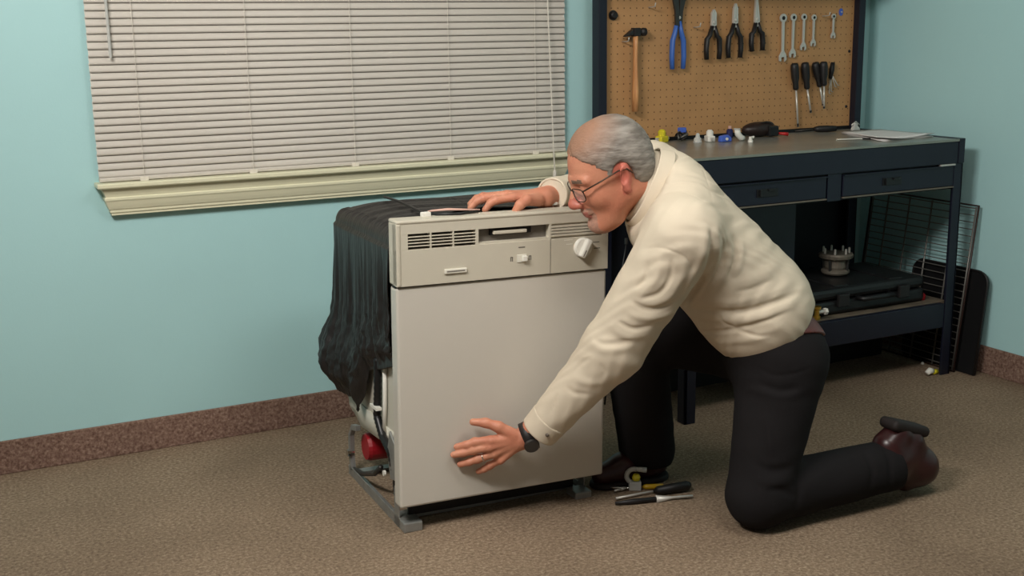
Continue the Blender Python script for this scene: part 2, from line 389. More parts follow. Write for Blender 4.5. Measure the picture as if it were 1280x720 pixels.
pliers(947, 24, 'slim black handled needle nose pliers nearest the wrenches', 'needle_nose_pliers', 'black_grip', 0.112, 0.025, 0.005, 0.088, tilt=-3)

def wrench(px0, py0, px1, py1, label, s=1.0):
    a = on_board(px0, py0, -0.092); b = on_board(px1, py1, -0.092); L = (a-b).length; ang = math.atan2(b.x-a.x, a.z-b.z)
    h = 0.0125*s
    poly = []
    # ring end at the top, open end at the bottom
    for i in range(13):
        g = R(-60+300*i/12); poly.append((h*0.95*math.cos(g), -h*0.95+h*0.95*math.sin(g)))
    sh = 0.0046*s
    left = [(-sh, -2.1*h), (-sh*0.9, -L+2.4*h), (-h*1.1, -L+1.2*h), (-h*1.0, -L+0.15*h), (-h*0.5, -L)]
    right = [(-h*0.45, -L+0.9*h), (h*0.2, -L+1.1*h), (h*0.5, -L+0.75*h), (h*0.55, -L-0.1*h), (h*1.1, -L+0.4*h), (h*1.0, -L+1.5*h), (sh*0.9, -L+2.5*h), (sh, -2.1*h)]
    ring = [(h*math.cos(R(250-320*i/14)), -h+h*math.sin(R(250-320*i/14))) for i in range(15)]
    pl = ring+right[::-1]+left[::-1]
    t = MB().prism(pl, -0.003, 0.003)
    o = tag(empty('wrench', (a.x, -0.088, a.z), (0, ang, 0)), label, 'wrench', 'wrenches hanging in a row on the pegboard')
    t.build('wrench_body', M['steel'], o, bevel=0.0007)
    MB().lathe([(h*0.5, 0.0025), (h*0.5, 0.0036)], 6, Matrix.Translation((0, 0, -h)) @ RX).build('ring_hole', M['black_recess'], o)
wrench(980, 17, 977, 77, 'longest silver wrench, first of the row beside the pliers', 1.25)
wrench(993, 17, 991, 72, 'second longest silver wrench in the row', 1.1)
wrench(1006, 17, 1004, 63, 'silver wrench in the middle of the row of five', 1.0)
wrench(1018.5, 18, 1017, 58, 'fourth silver wrench in the row, before the gap', 0.9)
wrench(1043, 17, 1041.5, 48, 'smallest silver wrench hanging alone beyond the gap', 0.8)

def screwdriver(ax, ay, mx_, my, bx, by, label, y=-0.10, hr=0.0155):
    a, m_, b = (on_board(ax, ay, y), on_board(mx_, my, y), on_board(bx, by, y))
    t = tag(empty('screwdriver', (m_.x, y, m_.z)), label, 'screwdriver', 'black screwdrivers hanging on the pegboard')
    d = (a-m_); L = d.length
    pts = [m_+d*k for k in (0, 0.06, 0.25, 0.45, 0.8, 0.95, 1.0)]
    MB().tube(pts, [hr*0.6, hr*0.72, hr*0.7, hr*0.95, hr, hr*0.9, hr*0.6], 12).build('handle', M['black_grip'], t, world=True, smooth=True)
    sh = MB().tube([m_+d*0.02, b], 0.0036, 8).build('shaft', M['steel'], t, world=True, smooth=True)
    MB().tube([b+(m_-b)*0.10, b+(m_-b)*0.02, b], [0.0038, 0.0045, 0.0015], 8).build('tip', M['dark_steel'], sh, world=True)
screwdriver(993, 79, 995, 112, 997.5, 159, 'long black handled screwdriver at left of the screwdriver row')
screwdriver(1006, 78, 1009, 111, 1013.5, 141, 'second black handled screwdriver with medium shaft')
screwdriver(1019, 78, 1025, 108, 1029, 132, 'black handled screwdriver leaning behind its right neighbour', y=-0.1)
screwdriver(1029.5, 77, 1030, 107, 1030, 136, 'upright black handled screwdriver with bright short shaft', y=-0.122)
p = on_board(1041, 78, -0.1)
hk = tag(empty('hex_key_set', (p.x, -0.096, p.z)), 'black folding hex key set with small bright keys at row end', 'hex keys')
MB().tube([(0.004, 0, 0), (0.0, 0, -0.03), (-0.006, 0, -0.06)], [0.008, 0.010, 0.007], 10).build('holder', M['black_grip'], hk, smooth=True)
for i, (dx, l) in enumerate(((-0.010, 0.115), (0.0, 0.108), (0.018, 0.09), (0.030, 0.085))):
    MB().tube([(0.0, -0.004*i+0.006, -0.05), (dx, -0.002, -l), (dx+0.008, -0.002, -l-0.002)], 0.0017, 6).build('hex_key', M['steel'], hk, smooth=True)

# ------------------------------------------------------------------ things on the worktop
ZT = 0.8505
def on_top(px, py): return atz(px, py, ZT)
def valve(name, label, loc, body, accent, s=1.0, rz=0, coil='white_plastic'):
    t = tag(empty(name, loc, (0, 0, R(rz))), label, 'valve', 'small parts along the back of the worktop')
    MB().box(-0.017*s, 0.017*s, -0.012*s, 0.012*s, 0, 0.018*s).build('body', M[body], t, bevel=0.003*s)
    MB().lathe([(0.011*s, 0.016*s), (0.011*s, 0.03*s), (0.006*s, 0.036*s)], 12).build('coil', M[coil], t, bevel=0.001)
    MB().tube([(0.015*s, 0, 0.009*s), (0.028*s, 0, 0.010*s)], 0.006*s, 10).build('outlet', M[accent], t, smooth=True)
    MB().box(-0.026*s, -0.016*s, -0.004*s, 0.004*s, 0.006*s, 0.014*s).build('terminal', M['steel'], t)
valve('inlet_valve', 'yellow and white valve at the left end of the worktop clutter', (2.37, -0.125, ZT), 'yellow_plastic', 'white_plastic', 1.25, 20, 'yellow_plastic')
p = on_top(842, 176)
hs = tag(empty('wire_harness', (2.45, -0.13, ZT)), 'tangle of grey wires with a blue plug on the worktop', 'wires')
random.seed(5)
for i in range(7):
    a = random.uniform(0, 6.28); pts = [(0.02*math.cos(a+k*0.9)+random.uniform(-.008, .008), 0.016*math.sin(a+k*1.1), 0.004+0.010*(k % 3)+0.002*i) for k in range(6)]
    MB().tube(pts, 0.0028, 6).build('wire', M['wire_grey' if i % 2 else 'black_grip'], hs, smooth=True)
MB().box(-0.012, 0.014, -0.01, 0.01, 0.030, 0.048).build('plug', M['blue_plastic'], hs, bevel=0.003)
p = on_top(872, 178)
cu = tag(empty('plastic_dome', (p.x, p.y, ZT)), 'small clear plastic cap beside the white valve', 'cap')
MB().lathe([(0.013, 0), (0.013, 0.014), (0.008, 0.018), (0.006, 0.03), (0.003, 0.032)], 14).build('cap_body', M['clear_plastic'], cu, smooth=False)
MB().lathe([(0.016, 0), (0.016, 0.003)], 14).build('cap_rim', M['clear_plastic'], cu)
p = on_top(887, 177); valve('solenoid_valve', 'white valve with steel terminal left of the blue cloth', (p.x, p.y, ZT), 'white_plastic', 'white_plastic', 1.15, 75)
p = on_top(906, 177)
bc = MB()
random.seed(3)
t = tag(empty('blue_bracket', (p.x, p.y, ZT)), 'low bright blue plastic bracket on the worktop', 'bracket')
MB().prism([(-0.024, 0), (0.024, 0), (0.022, 0.014), (0.008, 0.024), (-0.02, 0.020)], -0.010, 0.010).build('bracket_body', M['blue_plastic'], t, bevel=0.003)
MB().lathe([(0.005, 0.010), (0.005, 0.014)], 10, Matrix.Translation((0, 0, 0.01)) @ RX).build('boss', M['white_plastic'], t)
p = on_top(912, 172)
t = tag(empty('blue_bottle', (p.x, p.y, ZT)), 'dark blue small bottle with tan cap behind the blue bracket', 'bottle')
MB().lathe([(0.011, 0), (0.012, 0.004), (0.012, 0.026), (0.007, 0.032)], 14).build('bottle_body', M['dark_blue_plastic'], t, smooth=False)
MB().lathe([(0.006, 0.032), (0.006, 0.042)], 10).build('bottle_cap', M['pink_tape'], t)
p = on_top(925, 176)
t = tag(empty('white_hose', (p.x, p.y, ZT)), 'curved white hose elbow leaning on the black pouch', 'hose')
MB().tube([(0.016, 0, 0.008), (0.004, 0, 0.010), (-0.010, 0, 0.024), (-0.014, 0, 0.042)], [0.009, 0.011, 0.011, 0.010], 12).build('elbow', M['white_plastic'], t, smooth=True)
MB().lathe([(0.012, 0), (0.012, 0.004)], 12, Matrix.Translation((-0.014, 0, 0.040))).build('collar', M['clear_plastic'], t)
p = on_top(938, 178)
t = tag(empty('hose_fitting', (p.x, p.y, ZT)), 'tiny white fitting in front of the black pouch', 'fitting')
MB().lathe([(0.009, 0), (0.009, 0.008), (0.006, 0.010), (0.006, 0.02)], 12).build('fitting_body', M['white_plastic'], t)
MB().tube([(0, 0, 0.016), (0.014, 0, 0.018)], 0.004, 8).build('barb', M['white_plastic'], t)
# black pouch with a cord and red tipped lead
p = on_top(957, 172)
t = tag(empty('tool_pouch', (2.775, -0.15, ZT)), 'black vinyl meter pouch with coiled cord and red lead', 'pouch')
MB().ball((0, 0, 0.027), (0.075, 0.038, 0.027), 18).build('pouch_body', M['pouch_vinyl'], t, smooth=True)
MB().box(0.012, 0.055, -0.046, -0.01, 0.002, 0.040).build('meter_case', M['black_plastic'], t, bevel=0.005)
for i in range(3):
    MB().tube([(0.01+0.008*i+0.035*math.cos(a), -0.02+0.006*i, 0.034+0.019*math.sin(a)) for a in [k*math.pi*2/16 for k in range(16)]], 0.003, 6, closed=True).build('coiled_cord', M['pouch_vinyl'], t, smooth=True)
MB().tube([(0.055, -0.03, 0.012), (0.075, -0.05, 0.010), (0.088, -0.055, 0.008)], [0.004, 0.006, 0.007], 10).build('red_lead', M['red_plastic'], t, smooth=True)
# screwdriver lying on the top
a, b2 = on_top(1034, 164), on_top(1062, 162)
t = tag(empty('screwdriver', (a.x, a.y, ZT)), 'black screwdriver lying flat on the worktop beside the papers', 'screwdriver')
a0 = Vector((3.05, -0.13, ZT+0.012)); a1 = Vector((3.125, -0.165, ZT+0.013)); a2 = Vector((2.985, -0.10, ZT+0.006))
MB().tube([a0, a0.lerp(a1, .2), a0.lerp(a1, .6), a1], [0.008, 0.012, 0.0125, 0.010], 12).build('handle', M['black_grip'], t, world=True, smooth=True)
MB().tube([a0, a2], 0.003, 8).build('shaft', M['dark_steel'], t, world=True, smooth=True)
# stack of papers, a strip of paper and a clip
q = [on_top(1050, 167), on_top(1104, 177), on_top(1169, 171), on_top(1112, 162)]
q = [Vector((min(v.x, 3.285), v.y, ZT)) for v in q]
t = tag(empty('paper_stack', (q[0]+q[2])/2), 'loose stack of white papers near the bench corner', 'papers')
random.seed(9)
cq = (q[0]+q[2])/2
for i in range(5):
    rz = Matrix.Rotation(R(random.uniform(-5, 5)), 4, 'Z'); vs = [cq+(rz @ (v-cq))*0.97+Vector((0, 0, 0.0015*i)) for v in q]
    for v in vs: v.x = min(v.x, 3.292)
    P = [[vs[0].lerp(vs[1], u).lerp(vs[3].lerp(vs[2], u), w_)+Vector((0, 0, 0.004*(i > 2)*(u*(w_-.5))**2*8)) for w_ in [k/6 for k in range(7)]] for u in [k/6 for k in range(7)]]
    grid_mesh('sheet', [[p_-cq for p_ in r] for r in P], M['paper'], t, solid=0.0008)
a, b2 = on_top(1046, 175.5), on_top(1077, 174.5)
t = tag(empty('paper_strip', a), 'narrow white plastic strip lying in front of the papers', 'strip')
MB().tube([(0, 0, 0.003), (b2.x-a.x, b2.y-a.y, 0.003)], 0.007, 8, flat=0.35).build('strip_body', M['white_plastic'], t)
MB().tube([(b2.x-a.x-0.002, b2.y-a.y, 0.003), (b2.x-a.x+0.03, b2.y-a.y-0.01, 0.003)], 0.006, 8, flat=0.4).build('strip_end', M['black_grip'], t)
t = tag(empty('clear_clip', (3.235, -0.15, ZT)), 'small clear plastic clip at the foot of the pegboard post', 'clip')
MB().prism([(-0.018, 0), (0.018, 0), (0.012, 0.012), (0.004, 0.016), (0.006, 0.026), (-0.008, 0.028), (-0.014, 0.014)], -0.008, 0.008).build('clip_body', M['clear_plastic'], t, bevel=0.002)
MB().tube([(-0.02, 0, 0.02), (0, 0, 0.032), (0.02, 0, 0.018)], 0.003, 6).build('clip_wire', M['steel'], t, smooth=True)

# ------------------------------------------------------------------ things on the lower shelf
ZS = 0.2685
t = tag(empty('tool_case', (2.97, -0.41, ZS)), 'black plastic carrying case with handle lying on the lower shelf', 'case')
MB().box(-0.29, 0.245, -0.150, 0.17, 0.002, 0.050).build('case_base', M['black_plastic'], t, bevel=0.012)
lid = MB().box(-0.29, 0.245, -0.150, 0.17, 0.053, 0.093).build('case_lid', M['black_plastic'], t, bevel=0.014)
for x in (-0.13, 0.12): MB().box(x-0.03, x+0.03, -0.13, 0.10, 0.090, 0.097).build('rib', M['black_plastic'], lid, bevel=0.003)
MB().tube([(-0.075, -0.150, 0.05), (-0.07, -0.178, 0.05), (0.065, -0.178, 0.05), (0.07, -0.150, 0.05)], 0.009, 8).build('handle', M['black_plastic'], t, smooth=True)
for x in (-0.145, 0.135): MB().box(x-0.024, x+0.024, -0.164, -0.15, 0.028, 0.072).build('latch', M['black_grip'], t, bevel=0.003)
# pump motor on the case
t = tag(empty('pump_motor', (2.955, -0.38, ZS+0.098)), 'grey cast pump motor with upright studs standing on the case', 'motor')
MB().lathe([(0.045, 0), (0.05, 0.006), (0.05, 0.014), (0.043, 0.018)], 24).build('foot', M['cast_grey'], t)
MB().lathe([(0.036, 0.016), (0.040, 0.026), (0.040, 0.048), (0.046, 0.056)], 24).build('housing', M['cast_grey'], t)
fl = MB().lathe([(0.048, 0.054), (0.060, 0.060), (0.062, 0.070), (0.058, 0.076)], 24).build('flange', M['cast_grey'], t)
for i in range(7):
    g = i*0.9+0.3; MB().lathe([(0.004, 0.074), (0.004, 0.094), (0.002, 0.096)], 8, Matrix.Translation((0.046*math.cos(g), 0.046*math.sin(g), 0))).build('stud', M['steel'], fl)
for i in range(4):
    g = i*1.57+0.4; MB().tube([(0.044*math.cos(g), 0.044*math.sin(g), 0.012), (0.047*math.cos(g), 0.047*math.sin(g), 0.06)], 0.005, 8).build('column', M['dark_steel'], t)
t = tag(empty('red_valve', (3.225, -0.54, ZS)), 'small red valve on the shelf by the bench leg', 'valve')
MB().lathe([(0.009, 0), (0.011, 0.008), (0.011, 0.018), (0.006, 0.024)], 12).build('valve_body', M['red_rubber'], t)
MB().tube([(0, 0, 0.012), (-0.02, 0.004, 0.013)], 0.006, 8).build('stem', M['pink_tape'], t)
p = atz(1024, 386, ZS)
t = tag(empty('pipe_fitting', (2.70, -0.578, ZS)), 'white and brass pipe fitting on shelf just behind the belt', 'fitting')
MB().lathe([(0.013, 0), (0.013, 0.012), (0.009, 0.014), (0.009, 0.035), (0.014, 0.037), (0.014, 0.046)], 14).build('fitting_body', M['brass'], t)
MB().tube([(0.0, 0, 0.026), (0.03, -0.005, 0.026)], [0.007, 0.007], 10).build('side_outlet', M['steel'], t)
MB().tube([(0.028, -0.005, 0.026), (0.038, -0.006, 0.026)], [0.012, 0.012], 6).build('hex_nut', M['white_plastic'], t)

# ------------------------------------------------------------------ beside and under the bench
# wire rack leaning on the right wall
t = tag(empty('wire_rack', (3.35, -0.36, 0)), 'grey wire shelf rack leaning on the right wall behind the bench leg', 'rack')
def rk(y, z): return Vector((3.326+0.115*z, y, z))
for i, y in enumerate((-0.605, -0.51, -0.40, -0.29, -0.18, -0.10)):
    MB().tube([rk(y, 0.004), rk(y, 0.60)], 0.0035, 6).build('upright_wire', M['wire_grey'], t, world=True, smooth=True)
for i in range(24):
    z = 0.02+i*0.025; MB().tube([rk(-0.605, z)+Vector((-.003, 0, 0)), rk(-0.10, z)+Vector((-.003, 0, 0))], 0.0019, 5).build('cross_wire', M['wire_grey'], t, world=True)
MB().tube([rk(-0.615, 0.004), rk(-0.615, 0.605), rk(-0.09, 0.605), rk(-0.09, 0.004)], 0.0045, 6, closed=True).build('rim_wire', M['brown_wire'], t, world=True, smooth=True)
# black rounded panel
pts = []
ya, yb, zt = -0.690, -0.34, 0.375
for (cy, cz, g0) in ((ya+0.045, zt-0.045, 180), (yb-0.045, zt-0.045, 90)):
    for i in range(7):
        g = R(g0-90*i/6); pts.append((cy+0.045*math.cos(g), cz+0.045*math.sin(g)))
poly = [(ya+0.006, 0.0), (ya, 0.006)]+pts+[(yb, 0.006), (yb-0.006, 0.0)]
t = tag(empty('plastic_tray', (3.345, -0.5, 0.002)), 'black round cornered plastic tray standing between bench and right wall', 'tray')
Mt = Matrix.Rotation(R(6.5), 4, 'Y') @ Matrix(((0, 1, 0, 0), (1, 0, 0, 0.5), (0, 0, 1, 0), (0, 0, 0, 1)))
MB().prism(poly, 0.0, 0.010, Mt).build('panel_sheet', M['black_plastic'], t, bevel=0.002)
rim = [(-0.002, y+0.5, z) for y, z in pts]
MB().tube([Matrix.Rotation(R(6.5), 4, 'Y') @ Vector(v) for v in [(-0.002, ya+0.502, 0.01)]+rim+[(-0.002, yb+0.498, 0.01)]], 0.004, 6).build('rim', M['black_grip'], t, smooth=True)
# small fallen parts at the foot of the bench
p = atz(1166, 461, 0.0)
t = tag(empty('plastic_fitting', (3.235, -0.60, 0.0)), 'white and yellow plastic fitting on carpet beside the bench leg', 'fitting')
MB().tube([(-0.028, 0, 0.010), (-0.012, 0, 0.018), (0.0, 0.0, 0.014)], [0.009, 0.012, 0.010], 10).build('white_elbow', M['white_plastic'], t, smooth=True)
MB().tube([(0.0, 0, 0.011), (0.022, 0, 0.010)], [0.010, 0.009], 10).build('yellow_collar', M['yellow_plastic'], t, smooth=True)
p = atz(1153, 455, 0.0)
t = tag(empty('white_bead', (p.x, p.y, 0.0)), 'tiny bright white cap lying on carpet under the bench', 'cap')
MB().lathe([(0.0055, 0), (0.006, 0.005), (0.003, 0.008)], 10).build('bead', M['white_plastic'], t, smooth=True)
MB().lathe([(0.007, 0), (0.007, 0.0015)], 10).build('bead_rim', M['white_plastic'], t)
# ------------------------------------------------------------------ dishwasher
DW = tag(empty('dishwasher', (1.015, -0.981, 0.0), (0, R(0.9), R(-2.3))), 'cream built in dishwasher pulled out from its cabinet, on bare steel feet', 'dishwasher')
DWW, DZ0, DZ1, DT = 0.578, 0.076, 0.640, 0.797
def dp(mb, name, m, parent=DW, **k): return mb.build(name, M[m], parent, **k)
door = dp(MB().box(0, DWW, 0.0, 0.045, DZ0, DZ1), 'door_panel', 'appliance_white', bevel=0.006)
# control panel: one moulding with real vent slots and a latch pocket
cp = MB(); Z = lambda d: DT-d
x_v0, x_v1 = 0.030, 0.206; v_top, v_bot = 0.026, 0.064; x_l0, x_l1 = 0.214, 0.408; x_r0, x_r1 = 0.414, 0.560
yf, yk = -0.006, 0.02
def cb(x0, x1, d0, d1, y0=yf, y1=yk): cp.box(x0, x1, y0, y1, Z(d1), Z(d0))
cb(0.0, DWW, 0.0, v_top)                                   # above the vents
cb(0.0, x_v0, v_top, v_bot); cb(x_v1, x_l0, v_top, v_bot); cb(x_l1, x_r0, v_top, v_bot); cb(x_r1, DWW, v_top, v_bot)
cb(0.0, DWW, v_bot, DT-DZ1-0.004)                          # below the vents
n = 5; hgt = (v_bot-v_top)
for i in range(n-1):                                       # louvres between five slots
    d = v_top+hgt*(i+1)/n; cb(x_v0, x_v1, d-0.0012, d+0.0012)
    cb(x_r0, x_r1, d-0.0026, d+0.0026)
for k in (1, 2): xx = x_v0+(x_v1-x_v0)*k/3; cb(xx-0.002, xx+0.002, v_top, v_bot)
cb(x_r0, x_r1, v_top, v_bot, 0.0, 0.006)
CP = dp(cp, 'control_panel', 'panel_white', bevel=0.0006)
dp(MB().box(x_v0, x_v1, 0.012, 0.018, Z(v_bot), Z(v_top)), 'vent_backing', 'black_recess', CP)
dp(MB().box(x_l0, x_l1, 0.014, 0.02, Z(v_bot), Z(v_top)), 'latch_pocket', 'print_grey', CP)
dp(MB().box(x_l0, x_l1, -0.004, 0.015, Z(v_bot)-0.002, Z(v_bot)+0.004), 'pocket_sill', 'panel_white', CP)
dp(MB().box(x_l0+0.036, x_l1-0.046, 0.006, 0.014, Z(v_top)-0.019, Z(v_top)), 'latch_slot', 'black_recess', CP)
dp(MB().box(x_l0+0.042, x_l1-0.060, -0.001, 0.012, Z(v_top)-0.017, Z(v_top)-0.008), 'latch_handle', 'panel_white', CP, bevel=0.002)
dp(MB().box(0.0, DWW, -0.008, 0.05, DT-0.002, DT+0.008), 'top_trim', 'panel_white', CP, bevel=0.004)
dp(MB().box(0.0, 0.012, -0.008, 0.05, DZ1+0.004, DT), 'side_trim', 'panel_white', CP, bevel=0.004)
dp(MB().box(0.4105, 0.4118, -0.0066, -0.005, DZ1+0.004, Z(v_bot)), 'seam', 'print_grey', CP)
dp(MB().box(0.0, DWW, 0.006, 0.03, DZ1-0.001, DZ1+0.005), 'panel_gap', 'black_recess', CP)
dp(MB().box(0.122, 0.181, -0.011, -0.005, 0.667, 0.679), 'name_badge', 'badge', CP, bevel=0.002)
dp(MB().box(0.128, 0.175, -0.0113, -0.0108, 0.6715, 0.6745), 'badge_print', 'print_grey', CP)
# heated dry switch with its lettering marks
sw = dp(MB().box(0.318, 0.344, -0.008, -0.005, 0.680, 0.700), 'switch_plate', 'badge', CP, bevel=0.001)
dp(MB().box(0.330, 0.343, -0.017, -0.007, 0.683, 0.697), 'switch_rocker', 'white_plastic', sw, bevel=0.002)
dp(MB().box(0.322, 0.340, -0.0065, -0.0058, 0.7165, 0.7195), 'switch_print', 'print_grey', CP)
for x in (0.303, 0.354):
    dp(MB().box(x-0.0035, x+0.0035, -0.0065, -0.0058, 0.693, 0.6955).box(x-0.0035, x-0.001, -0.0065, -0.0058, 0.684, 0.6935).box(x+0.001, x+0.0035, -0.0065, -0.0058, 0.684, 0.6935), 'switch_mark', 'print_grey', CP)
# dial
kc = Matrix.Translation((0.503, -0.006, 0.705)) @ Matrix.Rotation(R(90), 4, 'X')
dial = dp(MB().lathe([(0.026, 0.0), (0.026, 0.006), (0.022, 0.009)], 28, kc), 'dial', 'white_plastic', CP, smooth=False, bevel=0.001)
dp(MB().box(-0.008, 0.008, -0.025, 0.025, 0.008, 0.026, kc @ Matrix.Rotation(R(-28), 4, 'Z')), 'dial_grip', 'white_plastic', dial, bevel=0.004)
dp(MB().box(-0.0012, 0.0012, -0.022, -0.004, 0.0258, 0.0265, kc @ Matrix.Rotation(R(-28), 4, 'Z')), 'dial_pointer', 'print_grey', dial)
for (x0, x1, z) in ((0.450, 0.474, 0.727), (0.456, 0.474, 0.716), (0.534, 0.552, 0.716), (0.536, 0.554, 0.700)):
    dp(MB().box(x0, x1, -0.0065, -0.0058, z-0.0012, z+0.0012), 'dial_print', 'badge' if x0 < .5 else 'print_grey', CP)
# tub and its steel frame
tub = dp(MB().box(0.026, 0.552, 0.060, 0.530, 0.175, 0.750), 'tub', 'tub_white', bevel=0.03)
dp(MB().box(0.018, 0.560, 0.046, 0.064, 0.150, 0.785), 'tub_front_frame', 'galvanized', bevel=0.002)
dp(MB().box(0.014, 0.024, 0.046, 0.068, 0.16, 0.78), 'gasket_strip', 'tub_white', bevel=0.002)
dp(MB().tube([(0.020, 0.155, 0.46), (0.018, 0.158, 0.30), (0.02, 0.175, 0.2)], 0.006, 8), 'white_conduit', 'white_plastic', smooth=True)
pan = MB()
P = []
for (y, z0) in ((0.10, 0.175), (0.25, 0.15), (0.40, 0.14), (0.50, 0.175)):
    P.append([(0.024, y, 0.24), (0.03, y, z0+0.03), (0.07, y, z0), (0.5, y, z0), (0.54, y, z0+0.03), (0.55, y, 0.24)])
grid_mesh('tub_skirt', P, M['tub_white'], DW, solid=0.004)
# base frame, one bent strap each side
for sx in (0.0, 1.0):
    X = 0.016 if sx == 0 else 0.556; w_ = 0.003; s = 1 if sx == 0 else -1
    fr = MB()
    fr.box(X, X+s*w_ if s > 0 else X, 0.052, 0.49, 0.000, 0.028) if s > 0 else fr.box(X-w_, X, 0.052, 0.49, 0.0, 0.028)
    fo = dp(fr.box(min(X, X+s*0.03), max(X, X+s*0.03), 0.052, 0.49, 0.0, 0.003), 'base_rail', 'galvanized', bevel=0.001)
    arc = [(0.475, 0.01), (0.488, 0.06), (0.486, 0.12), (0.455, 0.158), (0.41, 0.168)]
    dp(MB().prism([(a, b) for a, b in arc]+[(a-0.016 if i < 3 else a, b-0.016 if i >= 3 else b) for i, (a, b) in list(enumerate(arc))[::-1]], 0, 0.014, Matrix(((0, s, 0, X), (1, 0, 0, 0), (0, 0, 1, 0), (0, 0, 0, 1)))), 'rear_bracket', 'galvanized', bevel=0.001)
    dp(MB().prism([(0.060, 0.0), (0.094, 0.0), (0.096, 0.12), (0.110, 0.185), (0.060, 0.20), (0.062, 0.10)], 0, 0.004, Matrix(((0, s, 0, X), (1, 0, 0, 0), (0, 0, 1, 0), (0, 0, 0, 1)))), 'front_bracket', 'galvanized', bevel=0.001)
    dp(MB().tube([(X+s*0.006, 0.47, 0.02), (X+s*0.010, 0.38, 0.035), (X+s*0.010, 0.28, 0.07), (X+s*0.008, 0.22, 0.11)], 0.007, 8), 'spring_arm', 'dark_steel', smooth=True)
    dp(MB().box(min(X, X+s*0.05), max(X, X+s*0.05), 0.02, 0.075, 0.0, 0.026), 'front_foot', 'galvanized', bevel=0.003)
    dp(MB().lathe([(0.011, 0), (0.011, 0.008), (0.006, 0.010), (0.006, 0.022)], 8, Matrix.Translation((X-s*0.010, 0.47, 0.07)) @ Matrix.Rotation(R(90*s), 4, 'Y')), 'levelling_bolt', 'chrome')
    dp(MB().lathe([(0.008, 0), (0.008, 0.006)], 8, Matrix.Translation((X-s*0.006, 0.16, 0.115)) @ Matrix.Rotation(R(90*s), 4, 'Y')), 'bolt', 'white_plastic')
    dp(MB().prism([(0.05, 0.13), (0.10, 0.12), (0.12, 0.19), (0.10, 0.25), (0.055, 0.22)], 0, 0.006, Matrix(((0, s, 0, X-s*0.008), (1, 0, 0, 0), (0, 0, 1, 0), (0, 0, 0, 1)))), 'hinge_plate', 'galvanized', bevel=0.002)
for (ya_, yb_) in ((0.10, 0.14), (0.455, 0.485)): dp(MB().box(0.02, 0.55, ya_, yb_, 0.004, 0.012), 'cross_member', 'galvanized')
dp(MB().box(0.05, 0.53, 0.082, 0.090, 0.02, 0.15), 'shadow_plate', 'black_recess')  # black sheet standing in for the dark shadow below the door
dp(MB().lathe([(0.075, 0.05), (0.085, 0.07), (0.085, 0.15)], 20, Matrix.Translation((0.30, 0.27, 0))), 'sump', 'black_plastic')
dp(MB().lathe([(0.036, -0.0), (0.040, 0.01), (0.040, 0.11), (0.034, 0.12)], 20, Matrix.Translation((0.045, 0.42, 0.098)) @ Matrix.Rotation(R(90), 4, 'Y')), 'red_motor_boot', 'red_rubber', smooth=False)
hp = [(0.012, 0.190, 0.42), (0.010, 0.19, 0.33), (0.010, 0.20, 0.26), (0.012, 0.165, 0.215), (0.014, 0.11, 0.19), (0.02, 0.085, 0.13), (0.03, 0.11, 0.07)]
hose = MB(); pts = []
for i in range(len(hp)-1):
    for k in range(10): pts.append(Vector(hp[i]).lerp(Vector(hp[i+1]), k/10))
dp(hose.tube(pts, [0.011 if i % 2 else 0.0095 for i in range(len(pts))], 10), 'drain_hose', 'black_plastic', smooth=True)
dp(MB().box(-0.004, 0.012, 0.165, 0.215, 0.285, 0.292), 'hose_tie', 'white_plastic')

# ------------------------------------------------------------------ black plastic cover over the tub
WM = DW.matrix_basis.copy()
from mathutils import noise as mnoise
def noise1(x, seed):
    return math.sin(x*1.0+seed)+0.5*math.sin(x*2.3+seed*1.7)+0.35*math.sin(x*4.1+seed*2.9)
def cover_perimeter(n):
    # rounded path: front left -> back left -> back right -> front right
    x0, x1, y0, y1, r = 0.008, 0.566, 0.055, 0.560, 0.050
    seg = []
    for k in range(80): seg.append((x0, y0+(y1-r-y0)*k/80, -1, 0))
    for k in range(28): g = R(180-90*k/28); seg.append((x0+r+r*math.cos(g), y1-r+r*math.sin(g), math.cos(g), math.sin(g)))
    for k in range(30): seg.append((x0+r+(x1-x0-2*r)*k/30, y1, 0, 1))
    for k in range(14): g = R(90-90*k/14); seg.append((x1-r+r*math.cos(g), y1-r+r*math.sin(g), math.cos(g), math.sin(g)))
    for k in range(41): seg.append((x1, y1-r-(y1-r-y0)*k/40, 1, 0))
    return seg
seg = cover_perimeter(0); ns = len(seg)
def hem(i):
    # hem height along the path
    keys = [(0, 0.43), (8, 0.40), (13, 0.385), (17, 0.37), (20, 0.30), (24, 0.235), (27, 0.27), (33, 0.25), (44, 0.26), (60, 0.30), (90, 0.34), (139, 0.42)]
    for (a, u), (b, v) in zip(keys, keys[1:]):
        if a <= i <= b: return u+(v-u)*(i-a)/(b-a)
    return 0.42
NV = 110; P = []
ZC = 0.797
